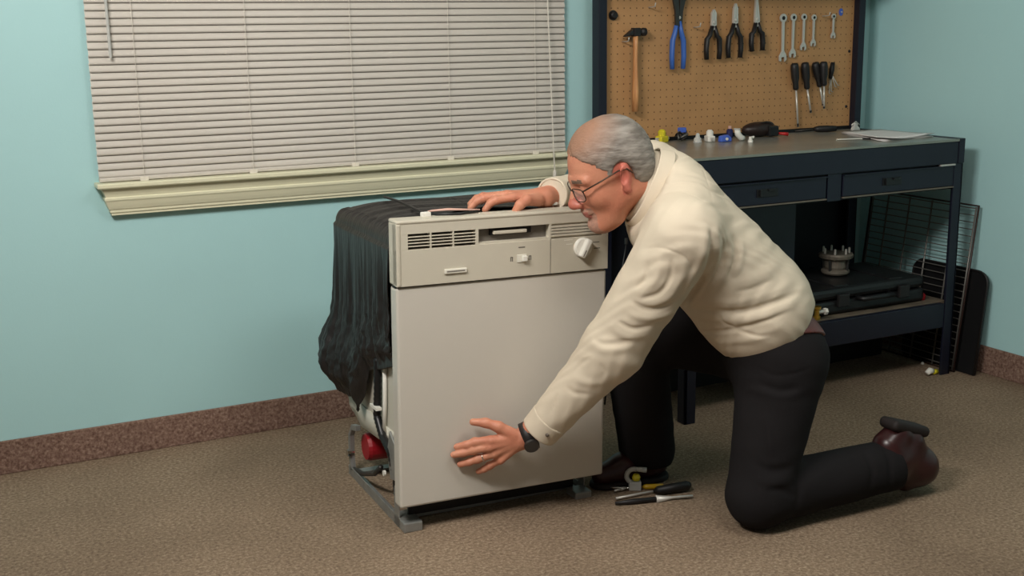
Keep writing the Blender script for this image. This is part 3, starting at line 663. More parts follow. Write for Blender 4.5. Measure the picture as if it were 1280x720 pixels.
for ii, (x, y, nx, ny) in enumerate(seg):
    i = ii/2 if ii < 108 else ii-54
    row = []; hz = hem(i); s = i*0.16
    # from a point well inside the top, over the rounded edge, and down
    cx, cy = 0.29, 0.25+0.5*(y-0.25)
    for j in range(NV):
        t = j/(NV-1)
        if t < 0.26:
            q = t/0.26; px_ = cx+(x-cx)*q*0.90; py_ = cy+(y-cy)*q*0.90 if ny < 0.2 and abs(nx) > 0.9 else cy+(y-cy)*q*0.90
            z = ZC-0.022*q**4 + 0.0035*noise1(8*px_+30*py_, 1.3)-0.010*max(0, (py_-0.3)/0.2)
            out = 0
            row.append((px_, py_, z))
        elif t < 0.36:
            q = (t-0.26)/0.10; g = q*math.pi/2
            bx = 0.90+0.10*math.sin(g); z = ZC-0.022-0.045*(1-math.cos(g)) + 0.002*noise1(s*9, .4)*(1-q)-0.010*max(0, (y-0.3)/0.2)*(1-q)
            row.append((cx+(x-cx)*bx, cy+(y-cy)*bx, z))
        else:
            q = (t-0.36)/0.64; z = (ZC-0.067)+(hz-(ZC-0.067))*q
            fold = 0.0045*noise1(s*5.2+1.2*q, 0.7)*min(1, q*3)+0.003*noise1(s*11+2.5*q*q, 2.1)*min(1, q*2)
            back = math.exp(-((i-42)/13.0)**2)
            bulge = 0.052*back*math.exp(-((q-0.80)/0.20)**2)+0.018*math.exp(-((i-22)/8.0)**2)*math.exp(-((q-0.8)/0.2)**2)
            pv = Vector((x*9+3, y*9, z*7)); lowz = min(1, max(0, (q-0.35)*2.2)); crink = lowz*(0.016*(0.5-abs(mnoise.noise(pv*2.2)))+0.010*(0.4-abs(mnoise.noise(pv*5.0+Vector((7, 1, 2)))))+0.004*mnoise.noise(pv*11))-0.006*lowz
            tuck = -0.016*max(0, (q-0.86)/0.14)
            o = max(0.0035*q+fold*0.9+bulge+crink+tuck+0.006, 0.001)
            row.append((x+nx*o, y+ny*o, z))
    P.append(row)
cv = grid_mesh('plastic_cover', [[WM @ Vector(p) for p in r] for r in P], M['bag_black'], None, solid=0.0015)
tag(cv, 'wrinkled black plastic sheet draped over the dishwasher tub', 'cover')
# things lying on the cover
p = Vector((1.30, -0.88, 0.806))
t = tag(empty('power_cord', (1.16, -0.80, 0.80)), 'thin black cord with white plug lying on the plastic cover', 'cord')
c1 = [atz(480, 246, 0.802), atz(497, 251, 0.802), atz(513, 258, 0.801), atz(527, 265, 0.803), atz(545, 268, 0.806), atz(575, 267, 0.806), atz(598, 264, 0.806)]
MB().tube(c1, 0.0034, 8).build('wire', M['black_plastic'], t, world=True, smooth=True)
pl = atz(532, 268.5, 0.808); MB().box(pl.x-0.012, pl.x+0.012, pl.y-0.007, pl.y+0.007, 0.803, 0.815).build('plug', M['white_plastic'], t, world=True, bevel=0.002)
t = tag(empty('foam_strip', atz(570, 263, 0.806)), 'flat pinkish strip lying beside the cord on the cover', 'strip')
a, b2 = atz(534, 264, 0.808), atz(600, 262, 0.808)
MB().tube([a, a.lerp(b2, 0.4)+Vector((0, 0.006, 0.002)), b2], [0.006, 0.009, 0.004], 8, flat=0.4).build('strip_body', M['pink_tape'], t, world=True, smooth=True)
MB().tube([a+Vector((-.01, 0, 0)), a+Vector((0.01, 0, 0.001))], 0.005, 8, flat=.5).build('strip_clip', M['dark_steel'], t, world=True)
t = tag(empty('mounting_clip', atz(690, 254.5, 0.803)), 'small white clip on the dishwasher top below the cuff', 'clip')
a = atz(690, 255.5, 0.803)
MB().box(a.x-0.014, a.x+0.014, a.y-0.008, a.y+0.008, 0.801, 0.809).build('clip_plate', M['white_plastic'], t, world=True, bevel=0.002)
MB().tube([a+Vector((-.012, 0, 0.010)), a+Vector((0.010, 0.004, 0.012))], 0.003, 6).build('clip_pin', M['steel'], t, world=True)
# plumbing line behind the appliance
t = tag(empty('thin_cable', (1.68, -0.30, 0)), 'thin dark cable hanging behind the right side of dishwasher', 'cable')
c = [at(783, 305, -0.3), at(778, 335, -0.3), at(768, 352, -0.3), at(762, 380, -0.3)]
c.append(Vector((c[-1].x, -0.3, 0.2))); c.append(Vector((c[-1].x-.03, -0.32, 0.004)))
MB().tube(c, 0.003, 6).build('cable_run', M['black_plastic'], t, world=True, smooth=True)
MB().lathe([(0.006, 0), (0.006, 0.02)], 8, Matrix.Translation(c[0])).build('cable_end', M['dark_steel'], t, world=True)

# ------------------------------------------------------------------ tools on the carpet by the foot
t = tag(empty('spring_clamp', atz(795, 612, 0.0)), 'pale grey and yellow hose clamp valve standing on the carpet', 'clamp')
o0 = atz(792, 612, 0.0)
T = frame(o0, CR, (0, 0, 1))
MB().box(-0.014, 0.020, -0.012, 0.012, 0.0, 0.026, T).build('clamp_base', M['clear_plastic'], t, world=True, bevel=0.003)
MB().tube([T @ Vector((0.0+0.020*math.cos(R(g)), 0, 0.040+0.020*math.sin(R(g)))) for g in range(250, 60, -20)], 0.007, 8).build('clamp_loop', M['clear_plastic'], t, world=True, smooth=True)
MB().tube([T @ Vector((0.006, 0, 0.060)), T @ Vector((0.034, 0, 0.057))], [0.006, 0.008], 10).build('lever', M['clear_plastic'], t, world=True, smooth=True)
MB().lathe([(0.010, -0.008), (0.012, 0), (0.008, 0.008)], 12, T @ Matrix.Translation((0.006, -0.004, 0.038))).build('cartridge', M['yellow_plastic'], t, world=True)
def gtool(name, label, cat, pts, rs, hm, sm, split):
    t = tag(empty(name, pts[0]), label, cat)
    MB().tube(pts[:split+1], rs[:split+1], 10).build('shaft', M[sm], t, world=True, smooth=True)
    MB().tube(pts[split:], rs[split:split+1]*0+[rs[split]*1.6]+rs[split+1:], 10).build('handle', M[hm], t, world=True, smooth=True)
    return t
g = lambda x, y, z=0.008: atz(x, y, z)
gtool('yellow_screwdriver', 'screwdriver with translucent yellow handle lying behind the hose clamp', 'screwdriver', [g(758, 609), g(782, 610), g(804, 608.5), g(807, 608.5), g(829, 608)], [0.004, 0.003, 0.003, 0.0075, 0.0075], 'amber_plastic', 'chrome', 2)
gtool('black_screwdriver', 'stout black handled screwdriver on carpet nearest the kneeling leg', 'screwdriver', [g(770, 623), g(800, 617), g(818, 614), g(822, 613, .016), g(858, 607, .018), g(861, 606.5, .016)], [0.0035, 0.003, 0.003, 0.012, 0.0135, 0.010], 'black_grip', 'steel', 2)
gtool('ground_pliers', 'dark long nose tool with bright handle end lying in front', 'tool', [g(769, 629), g(790, 627), g(820, 624), g(840, 622), g(866, 620)], [0.004, 0.0075, 0.007, 0.0035, 0.004], 'steel', 'black_grip', 2)
gtool('small_bit', 'short bright steel bit lying left of the hose clamp', 'bit', [g(768, 613.5), g(776, 611.5), g(783, 609.5)], [0.003, 0.0034, 0.003], 'steel', 'steel', 1)
# ------------------------------------------------------------------ smooth solids (for the figure)
A3 = lambda *p: np.array(p, float)
V3 = lambda v: np.array((v[0], v[1], v[2]), float)
def rc(a, b, ra, rb):
    a, b = V3(a), V3(b); ba = b-a; L2 = max(float(ba @ ba), 1e-12)
    def f(P):
        q = P-a; t = np.clip(q @ ba/L2, 0, 1)
        d = q-t[:, None]*ba
        return np.sqrt((d*d).sum(1))-(ra+(rb-ra)*t)
    return f
def el(c, rad, axes=None):
    c = V3(c); r = V3(rad); Ax = np.eye(3) if axes is None else np.stack([V3(x) for x in axes], 1)
    def f(P):
        q = (P-c) @ Ax; u = q/r; k0 = np.sqrt((u*u).sum(1)); w_ = u/r; k1 = np.sqrt((w_*w_).sum(1))
        return np.where(k0 < 1e-6, -r.min(), k0*(k0-1)/np.maximum(k1, 1e-9))
    return f
def rbox(c, half, rad, axes=None):
    c = V3(c); hf = V3(half)-rad; Ax = np.eye(3) if axes is None else np.stack([V3(x) for x in axes], 1)
    def f(P):
        q = np.abs((P-c) @ Ax)-hf
        return np.sqrt((np.maximum(q, 0)**2).sum(1))+np.minimum(q.max(1), 0)-rad
    return f
def half(p0, n):                              # negative on the side opposite n
    p0 = V3(p0); n = V3(n); n = n/np.linalg.norm(n)
    return lambda P: (P-p0) @ n
def smin(a, b, k):
    if k <= 0: return np.minimum(a, b)
    h = np.maximum(k-np.abs(a-b), 0)/k; return np.minimum(a, b)-h*h*k*0.25
class Solid:
    def __init__(s): s.ops = []; s.disp = None; s.folds = []
    def add(s, f, k=0.02): s.ops.append((f, 0, k)); return s
    def sub(s, f, k=0.01): s.ops.append((f, 1, k)); return s
    def cut(s, f, k=0.004): s.ops.append((f, 2, k)); return s      # keep where f < 0
    def ev(s, P, ids=None):
        d = np.full(len(P), 10.0)
        for i, (f, o, k) in enumerate(s.ops):
            if ids is not None and not ids[i]: continue
            v = f(P)
            if o == 0: d = smin(d, v, k)
            elif o == 1: d = -smin(-d, v, k)
            else: d = -smin(-d, -v, k)
        if s.disp is not None: d = d-s.disp(P)
        return d
    def mesh(s, lo, hi, h):
        B = 12; lo = V3(lo); hi = V3(hi); nb = np.ceil((hi-lo)/(h*B)).astype(int)
        G = np.stack(np.meshgrid(*[np.arange(n) for n in nb], indexing='ij'), -1).reshape(-1, 3)
        C = lo+(G+0.5)*h*B; rad = h*B*0.87
        vals = [f(C) for f, o, k in s.ops]
        dC = s.ev(C); act = np.abs(dC) < rad*1.6+0.012
        S = nb*B+3
        loc = np.stack(np.meshgrid(*[np.arange(B+1)]*3, indexing='ij'), -1).reshape(-1, 3)
        cid, cpos, quads = [], [], []
        key = lambda I: (I[..., 0]+1)*(S[1]*S[2])+(I[..., 1]+1)*S[2]+(I[..., 2]+1)
        un = np.array([o for f, o, k in s.ops])
        for b in np.nonzero(act)[0]:
            base = G[b]*B; ids = []
            dm = min([v[b] for (f, o, k), v in zip(s.ops, vals) if o == 0])
            for (f, o, k), v in zip(s.ops, vals):
                if o == 0: ids.append(v[b]-rad*1.25 <= dm+rad*1.25+k+0.01)
                elif o == 1: ids.append(v[b]-rad*1.25 <= k+0.02)
                else: ids.append(True)
            I = base+loc; D = s.ev(lo+I*h, ids).reshape(B+1, B+1, B+1); sg = D < 0
            if sg.all() or not sg.any(): continue
            c8 = [sg[i:i+B, j:j+B, k:k+B] for i in (0, 1) for j in (0, 1) for k in (0, 1)]
            cnt = sum(c.astype(np.int8) for c in c8); m = (cnt > 0) & (cnt < 8)
            ci = np.argwhere(m)
            if len(ci) == 0: continue
            d8 = {(i, j, k): D[ci[:, 0]+i, ci[:, 1]+j, ci[:, 2]+k] for i in (0, 1) for j in (0, 1) for k in (0, 1)}
            acc = np.zeros((len(ci), 3)); num = np.zeros(len(ci))
            for ax in range(3):
                for u in (0, 1):
                    for w_ in (0, 1):
                        e0 = [u, w_]; e0.insert(ax, 0); e1 = list(e0); e1[ax] = 1
                        a, c = d8[tuple(e0)], d8[tuple(e1)]; x = (a < 0) != (c < 0)
                        t = np.where(x, a/np.where(x, a-c, 1), 0)
                        p = np.tile(np.array(e0, float), (len(ci), 1)); p[:, ax] = t
                        acc += np.where(x[:, None], p, 0); num += x
            cid.append(key(base+ci)); cpos.append(lo+(base+ci+acc/num[:, None])*h)
            for ax in range(3):
                a = sg[:B, :B, :B]; nx = [slice(0, B)]*3; nx[ax] = slice(1, B+1); c = sg[tuple(nx)]
                e = np.argwhere(a != c)
                if len(e) == 0: continue
                s0 = a[e[:, 0], e[:, 1], e[:, 2]]; I = base+e
                o1, o2 = [(1, 2), (2, 0), (0, 1)][ax]
                d1 = np.zeros(3, int); d1[o1] = 1; d2 = np.zeros(3, int); d2[o2] = 1
                q = np.stack([key(I-d1-d2), key(I-d2), key(I), key(I-d1)], 1)
                q[~s0] = q[~s0][:, ::-1]; quads.append(q)
        cid = np.concatenate(cid); cpos = np.concatenate(cpos); Q = np.concatenate(quads)
        o = np.argsort(cid); cid = cid[o]; cpos = cpos[o]
        idx = np.searchsorted(cid, Q); ok = (idx < len(cid)).all(1); idx = idx[ok]; Q = Q[ok]
        ok = (cid[idx] == Q).all(1)
        return cpos, idx[ok]
    def build(s, name, m, lo, hi, h, parent=None, pick=None):
        v, q = s.mesh(lo, hi, h)
        if parent is not None:
            I = np.array(world_of(parent).inverted()); v2 = v @ I[:3, :3].T+I[:3, 3]
        else: v2 = v
        me = bpy.data.meshes.new(name)
        me.vertices.add(len(v2)); me.vertices.foreach_set('co', v2.astype(np.float32).ravel())
        me.loops.add(len(q)*4); me.loops.foreach_set('vertex_index', q.astype(np.int32).ravel())
        me.polygons.add(len(q)); me.polygons.foreach_set('loop_start', np.arange(0, len(q)*4, 4, dtype=np.int32))
        me.update(calc_edges=True); me.validate()
        o = link_mesh(name, me, m, parent, True)
        if pick is not None and len(me.polygons) == len(q):
            me.polygons.foreach_set('material_index', pick(v[q].mean(1)).astype(np.int32))
        return o
def chain(S, pts, rs, k):
    for i in range(len(pts)-1): S.add(rc(pts[i], pts[i+1], rs[i], rs[i+1]), k)

# ------------------------------------------------------------------ the kneeling man
HS = 1.055; HO = A3(1.533, -1.13, 0.909)
def head_matrix(yaw, p, roll):
    h_ = A3(-math.cos(yaw), -math.sin(yaw), 0); F = math.cos(p)*h_+A3(0, 0, -math.sin(p))
    Lf = np.cross([0, 0, 1], h_); U = np.cross(F, Lf)
    L2 = math.cos(roll)*Lf+math.sin(roll)*U; return np.stack([F, L2, np.cross(F, L2)], 1)
HM = head_matrix(R(-17), R(24), R(-4))
hp_ = lambda x, y, z: HO+HM @ (A3(x, y, z)*HS)
def hl(P): return ((P-HO) @ HM)/HS              # world -> head space
def H(f): return lambda P: f(hl(P))*HS
Lsh, Lel, Lwr = A3(1.612, -1.325, 0.765), A3(1.502, -1.2, 0.478), V3(at(656, 547, -1.062))
Rsh, Rel, Rwr = A3(1.735, -0.995, 0.87), A3(1.70, -0.76, 0.80), V3(at(681, 247, -0.925))
neck0 = A3(1.655, -1.15, 0.845)
Lhip, Lkn, Lan = A3(1.94, -1.31, 0.43), A3(1.835, -1.36, 0.085), A3(2.245, -1.385, 0.098)
Rhip, Rkn, Ran = A3(2.0, -1.155, 0.43), A3(1.70, -0.985, 0.455), A3(1.775, -0.945, 0.09)
cuffL = V3(at(674, 539, -1.078)); cuffR = V3(at(690, 243, -0.92))

body = Solid()
# head
body.add(H(el((-0.011, 0, 0.034), (0.094, 0.0765, 0.085))), 0.0)
body.add(H(el((0.030, 0, -0.018), (0.063, 0.0625, 0.090))), 0.03)
for s in (1, -1):
    body.add(H(rc((-0.004, s*0.050, -0.052), (0.066, s*0.012, -0.104), 0.022, 0.020)), 0.03)
    body.add(H(el((0.050, s*0.040, -0.034), (0.028, 0.022, 0.026))), 0.02)
    body.add(H(rc((0.086, s*0.010, 0.016), (0.070, s*0.048, 0.014), 0.009, 0.009)), 0.014)
    body.sub(H(el((0.098, s*0.031, -0.004), (0.018, 0.017, 0.012))), 0.012)
    body.add(H(el((0.0735, s*0.031, -0.005), (0.0125, 0.0135, 0.0115))), 0.004)
    body.sub(H(rc((0.0870, s*0.023, -0.0105), (0.0820, s*0.041, -0.0100), 0.0012, 0.0012)), 0.002)
    body.add(H(rc((0.083, s*0.020, -0.020), (0.074, s*0.042, -0.021), 0.004, 0.004)), 0.008)
    body.add(H(el((0.097, s*0.0135, -0.043), (0.012, 0.0075, 0.0085))), 0.008)
    body.sub(H(rc((0.092, s*0.020, -0.046), (0.080, s*0.032, -0.068), 0.0025, 0.0025)), 0.006)
    body.sub(H(el((0.102, s*0.007, -0.0535), (0.006, 0.004, 0.003))), 0.003)
    # ear
    ea = (A3(0.93, 0.28*s, 0.22), None, None)
    ez = A3(-0.24, 0.06*s, 0.97); ez /= np.linalg.norm(ez); ex = A3(0.85, 0.5*s, 0.18); ex -= ez*(ex @ ez); ex /= np.linalg.norm(ex); ey = np.cross(ez, ex)
    body.add(H(el((-0.012, s*0.079, -0.008), (0.0180, 0.0075, 0.030), (ex, ey, ez))), 0.006)
    body.sub(H(el((-0.006, s*0.0875, -0.006), (0.011, 0.0065, 0.017), (ex, ey, ez))), 0.005)
    body.add(H(el((-0.004, s*0.078, -0.036), (0.0085, 0.0065, 0.010))), 0.006)
body.add(H(rc((0.085, 0, 0.006), (0.109, 0, -0.036), 0.008, 0.0115)), 0.012)
body.add(H(el((0.109, 0, -0.039), (0.0115, 0.012, 0.011))), 0.008)
body.add(H(el((0.080, 0, -0.066), (0.018, 0.026, 0.014))), 0.014)
body.add(H(rc((0.093, -0.010, -0.0645), (0.093, 0.010, -0.0645), 0.0045, 0.0045)), 0.008)
body.add(H(rc((0.091, -0.011, -0.0775), (0.091, 0.011, -0.0775), 0.0055, 0.0055)), 0.008)
for s in (1, -1): body.sub(H(rc((0.0985, 0, -0.0705), (0.080, s*0.027, -0.0735), 0.0018, 0.0014)), 0.003)
body.sub(H(rc((0.094, -0.012, -0.089), (0.094, 0.012, -0.089), 0.006, 0.006)), 0.012)
body.add(H(el((0.078, 0, -0.106), (0.019, 0.022, 0.017))), 0.016)
body.add(H(el((0.040, 0, -0.106), (0.035, 0.036, 0.022))), 0.03)
for z in (0.030, 0.042, 0.054): body.sub(H(rc((0.0915, -0.022, z), (0.0915, 0.022, z), 0.0012, 0.0012)), 0.003)
# neck, trunk, limbs (under the clothes)
body.add(rc(hp_(-0.030, 0, -0.045), neck0, 0.058*HS, 0.060), 0.030)
chain(body, [neck0+A3(0.03, 0, -0.03), A3(1.74, -1.17, 0.74), A3(1.85, -1.21, 0.60), A3(1.955, -1.23, 0.46)], [0.05, 0.095, 0.11, 0.11], 0.04)
body.add(rc(Lsh+A3(0.02, 0.02, -0.01), Rsh+A3(0.02, -0.02, -0.01), 0.045, 0.045), 0.03)
chain(body, [Lsh, Lel, Lwr], [0.058, 0.046, 0.0285], 0.03)
chain(body, [Rsh, Rel, Rwr], [0.058, 0.046, 0.029], 0.03)
chain(body, [Lhip, Lkn, Lan], [0.09, 0.06, 0.045], 0.03)
chain(body, [Rhip, Rkn, Ran], [0.09, 0.06, 0.045], 0.03)
body.add(rc(Lan, A3(2.325, -1.385, 0.06), 0.035, 0.03), 0.03)
body.add(rc(Ran, A3(1.68, -0.93, 0.045), 0.035, 0.028), 0.03)
# hands
def hand(wr, fingers, thumb, hr):
    for (m, p_, d_, t_, r0) in fingers:
        body.add(rc(wr+(m-wr)*0.08, m, 0.0165, 0.0115), 0.014)
    for (m, p_, d_, t_, r0) in fingers:
        chain(body, [m, p_, d_, t_], [r0*1.14, r0*1.08, r0*1.0, r0*0.86], 0.004)
        body.add(el(p_, (r0*1.17,)*3), 0.005)
    chain(body, thumb, [0.017, 0.0135, 0.0115, 0.0090], 0.008)
T3 = lambda x, y, Y: V3(at(x, y, Y))
LF = []
for (m, p_, t_, r0) in (((613, 550, -1.047), (593.5, 552.5, -1.022), (571, 558.5, -0.999), 0.0098), ((611, 559, -1.046), (591, 562.5, -1.020), (567, 568.5, -0.999), 0.0100),
                        ((616, 567.5, -1.045), (597, 573.5, -1.022), (575, 580.5, -0.999), 0.0094), ((625, 575, -1.046), (612, 582, -1.026), (598, 589.5, -1.003), 0.0085)):
    m, p_, t_ = T3(*m), T3(*p_), T3(*t_); LF.append((m, p_, p_+(t_-p_)*0.52+A3(0, -0.003, 0), t_, r0))
hand(Lwr, LF, [T3(640, 543, -1.060), T3(623, 533.5, -1.050), T3(607, 528.5, -1.034), T3(591, 527.5, -1.018)], 0)
for f in LF[0:4]:                                           # tendons on the back of the hand
    body.add(rc(Lwr+(f[0]-Lwr)*0.35+A3(0, -0.012, 0.004), f[0]+A3(0, -0.008, 0), 0.003, 0.0045), 0.008)
RF = []
for (m, p_, t_, r0) in (((641, 247, -0.930), (620, 250, -0.925), (606.5, 262.5, -0.915), 0.0100), ((635, 243.5, -0.908), (604, 248, -0.890), (588.5, 259.5, -0.880), 0.0102),
                        ((634, 243, -0.888), (604, 246, -0.865), (588, 255, -0.855), 0.0096), ((638, 244, -0.868), (616, 246, -0.845), (602, 252, -0.838), 0.0088)):
    m, p_, t_ = T3(*m), T3(*p_), T3(*t_); RF.append((m, p_, p_+(t_-p_)*0.5+A3(0, 0, 0.005), t_, r0))
hand(Rwr, RF, [T3(672, 250, -0.945), T3(658, 250, -0.960), T3(650, 256, -0.966), T3(644, 263.5, -0.962)], 0)

def skin_mat():
    m = mat('skin', srgb(203, 140, 112), 0.48, col2=srgb(192, 122, 96), vscale=18, bump=0.12, bscale=220)
    m.node_tree.nodes['Principled BSDF'].inputs['Subsurface Weight'].default_value = 0.08
    m.node_tree.nodes['Principled BSDF'].inputs['Subsurface Radius'].default_value = (0.012, 0.005, 0.003)
    return m
skin_mat()
mat('skin_ruddy', srgb(192, 112, 94), 0.45, col2=srgb(182, 100, 84), vscale=30)
mat('lip', srgb(164, 98, 86), 0.45)
mat('brow_hair', srgb(120, 96, 80), 0.8, bump=0.4, bscale=200)
mat('stubble', srgb(186, 140, 120), 0.6, col2=srgb(160, 122, 106), vscale=140)
mat('nail', srgb(222, 170, 150), 0.3)
nails = [(f[3]+(f[3]-f[2])*0.2, f) for f in LF]
def pick_skin(c):
    q = hl(c); ix = np.zeros(len(c), int); ay = np.abs(q[:, 1])
    near = (np.abs(q) < 0.2).all(1)
    lip = near & (q[:, 0] > 0.084) & (ay < 0.021) & (q[:, 2] < -0.0625+0.0) & (q[:, 2] > -0.0825)
    st = near & (q[:, 0] > 0.055) & (q[:, 2] < -0.055) & (q[:, 2] > -0.135) & (ay < 0.030)
    ix[st] = 4
    ix[lip] = 2
    ru = near & (((q[:, 0] > 0.092) & (ay < 0.020) & (q[:, 2] < -0.022) & (q[:, 2] > -0.056)) | ((ay > 0.072) & (q[:, 0] < 0.02) & (q[:, 2] < 0.03) & (q[:, 2] > -0.05)))
    ix[ru] = 1
    br = near & (q[:, 0] > 0.06) & (ay > 0.014) & (ay < 0.050) & (np.abs(q[:, 2]-0.0165-0.05*(ay-0.03)*0) < 0.0042)
    ix[br] = 3
    return ix
person = body.build('person', [MATS['skin'], MATS['skin_ruddy'], MATS['lip'], MATS['brow_hair'], MATS['stubble']], (1.05, -1.5, 0.0), (2.45, -0.66, 1.06), 0.0032, None, pick_skin)
tag(person, 'grey haired man in cream shirt and black trousers kneeling at the dishwasher', 'person')

# hair: short, grey at the sides, thin and brownish on top
hair = Solid()
hair.add(H(el((-0.011, 0, 0.034), (0.0990, 0.0815, 0.0895))), 0)
hair.add(H(el((-0.050, 0, -0.01), (0.055, 0.066, 0.07))), 0.03)
hz = np.array([-0.20, -0.088, -0.075, -0.060, -0.032, -0.012, 0.010, 0.030, 0.046, 0.060, 0.075, 0.20])
hx = np.array([-0.20, -0.105, -0.070, -0.040, -0.034, 0.020, 0.026, 0.034, 0.050, 0.066, 0.080, 0.085])
def hairline(P):
    q = hl(P); lim = np.interp(q[:, 2]+0.25*np.maximum(np.abs(q[:, 1])-0.02, 0)*0-0.10*(0.05-np.minimum(np.abs(q[:, 1]), 0.05))*-1*0, hz, hx)
    lim = lim+0.0035*np.sin(q[:, 1]*240+q[:, 2]*330)+0.002*np.sin(q[:, 1]*530-q[:, 2]*410)
    mid = np.clip(1-np.abs(q[:, 1])/0.045, 0, 1); lim = lim-0.010*mid*(q[:, 2] > 0.05)
    e = ((q[:, 0]+0.010)/0.024)**2+((q[:, 2]+0.010)/0.036)**2
    ear = np.where(np.abs(q[:, 1]) > 0.05, (1-np.sqrt(e))*0.024, -1)
    return np.maximum((q[:, 0]-lim)*0.6, ear)*HS
hair.cut(hairline, 0.008)
def hair_disp(P):
    q = hl(P); a = np.arctan2(q[:, 2]-0.03, q[:, 0]); 
    w_ = q[:, 0]*0.8-q[:, 2]*0.3
    return 0.0003*np.sin((q[:, 2]+0.5*q[:, 0])*330+14*q[:, 1]+3*np.sin(w_*45))+0.0009*np.sin(q[:, 0]*60+q[:, 1]*50)*np.sin(q[:, 2]*70)
hair.disp = hair_disp
def hair_mat():
    m = mat('hair_grey', srgb(108, 100, 92), 0.65, col2=srgb(150, 143, 134), vscale=40, bump=0.25, bscale=120, stretch=(0.5, 1, 2.2))
    N = m.node_tree.nodes; L = m.node_tree.links; b = N['Principled BSDF']; src = b.inputs['Base Color'].links[0].from_socket
    # thinning crown: scalp showing through as a brown tint on the top front of the head
    tc = N.new('ShaderNodeTexCoord'); vm = N.new('ShaderNodeVectorMath'); vm.operation = 'DISTANCE'
    vm.inputs[1].default_value = tuple(hp_(0.045, 0.0, 0.125)); L.new(tc.outputs['Object'], vm.inputs[0])
    rp = N.new('ShaderNodeValToRGB'); rp.color_ramp.elements[0].position = 0.055; rp.color_ramp.elements[0].color = (1, 1, 1, 1)
    rp.color_ramp.elements[1].position = 0.125; rp.color_ramp.elements[1].color = (0, 0, 0, 1); L.new(vm.outputs['Value'], rp.inputs['Fac'])
    mx = N.new('ShaderNodeMixRGB'); mx.inputs[2].default_value = srgb(150, 112, 90); L.new(rp.outputs['Color'], mx.inputs[0]); L.new(src, mx.inputs[1])
    L.new(mx.outputs[0], b.inputs['Base Color'])
    return m
hlo = HO-0.16; hhi = HO+0.16
hair.build('hair', hair_mat(), hlo, hhi, 0.0028, person)

# glasses
def gl(*p): return Vector(hp_(*p))
gs = MB()
rims = []
def rim_pts(s):
    c = []
    for i in range(20):
        a = 2*math.pi*i/20; sx = math.copysign(abs(math.cos(a))**0.6, math.cos(a)); sz = math.copysign(abs(math.sin(a))**0.6, math.sin(a))
        yy = s*(0.0345+0.0235*sx); c.append(gl(0.1010-0.012*((abs(yy)-0.01)/0.045)**2, yy, -0.013+0.0165*sz))
    return c
mat('frame_metal', srgb(70, 58, 48), 0.35, metal=0.7)
mat('lens_glass', (0.95, 0.97, 0.97, 1), 0.05); MATS['lens_glass'].node_tree.nodes['Principled BSDF'].inputs['Alpha'].default_value = 0.07
g0 = gs.tube(rim_pts(1), 0.0014, 6, closed=True).tube(rim_pts(-1), 0.0014, 6, closed=True).tube([gl(0.0985, 0.0125, -0.006), gl(0.103, 0, -0.003), gl(0.0985, -0.0125, -0.006)], 0.0014, 6)
glasses = gs.build('glasses', MATS['frame_metal'], person, smooth=True)
for s in (1, -1):
    MB().tube([gl(0.089, s*0.056, -0.004), gl(0.082, s*0.066, 0.0), gl(0.04, s*0.0765, 0.006), gl(0.0, s*0.084, 0.012), gl(-0.02, s*0.085, 0.008), gl(-0.03, s*0.082, -0.008)], [0.0016, 0.0019, 0.0019, 0.0019, 0.0019, 0.0016], 6).build('temple', MATS['frame_metal'], glasses, smooth=True)
    r_ = rim_pts(s); c_ = sum(r_, Vector())/20
    MB().add(r_, [tuple(range(20))]).build('lens', MATS['lens_glass'], glasses, solid=0.0008)

# shirt
ta = A3(-0.636, 0.173, 0.751); ta /= np.linalg.norm(ta); tb = A3(0.5, 0.86, 0.0); tb -= ta*(tb @ ta); tb /= np.linalg.norm(tb); tcx = np.cross(ta, tb)
AX = (ta, tb, tcx)
WP = A3(1.969, -1.24, 0.468); WN = A3(-0.48, 0.28, 0.83); WN /= np.linalg.norm(WN)
ncx = A3(-0.82, 0.30, 0.45); ncx /= np.linalg.norm(ncx)
NC = V3(at(817, 238, -1.15))                   # neck seam
def hem_cut(P):
    q = P-WP; lf = np.clip((q @ A3(-0.55, -0.83, 0))/0.14, 0, 1.2)
    bk = np.clip((q @ A3(0.86, -0.5, 0))/0.12, 0, 1.2)
    return -(q @ WN)-0.014*lf+0.036*bk+0.002*np.sin(P[:, 0]*60+P[:, 1]*40)
base = Solid()
base.add(el((1.905, -1.228, 0.548), (0.160, 0.184, 0.148), AX), 0)
base.add(el((1.815, -1.195, 0.655), (0.175, 0.185, 0.140), AX), 0.05)
base.add(el((1.715, -1.17, 0.765), (0.150, 0.190, 0.128), AX), 0.05)
base.add(rc(Lsh+A3(0.018, 0, 0.012), Rsh+A3(0.01, 0, 0), 0.072, 0.076), 0.06)
base.add(el((1.715, -1.13, 0.845), (0.10, 0.15, 0.084), AX), 0.05)
base.cut(hem_cut, 0.010)
def neck_cut(P):
    q = P-NC; t = q @ ncx; rho = np.linalg.norm(q-t[:, None]*ncx, axis=1)
    return t-0.004-0.42*np.maximum(rho-0.078, 0)
base.cut(neck_cut, 0.02)
base.add(rc(Lsh, Lel, 0.090, 0.074), 0.030)
base.add(rc(Lel, cuffL, 0.073, 0.046), 0.03)
base.add(rc(Rsh, Rel, 0.080, 0.062), 0.04)
base.add(rc(Rel, cuffR, 0.062, 0.040), 0.03)
fdir = cuffL-Lel; fdir /= np.linalg.norm(fdir); gdir = cuffR-Rel; gdir /= np.linalg.norm(gdir)
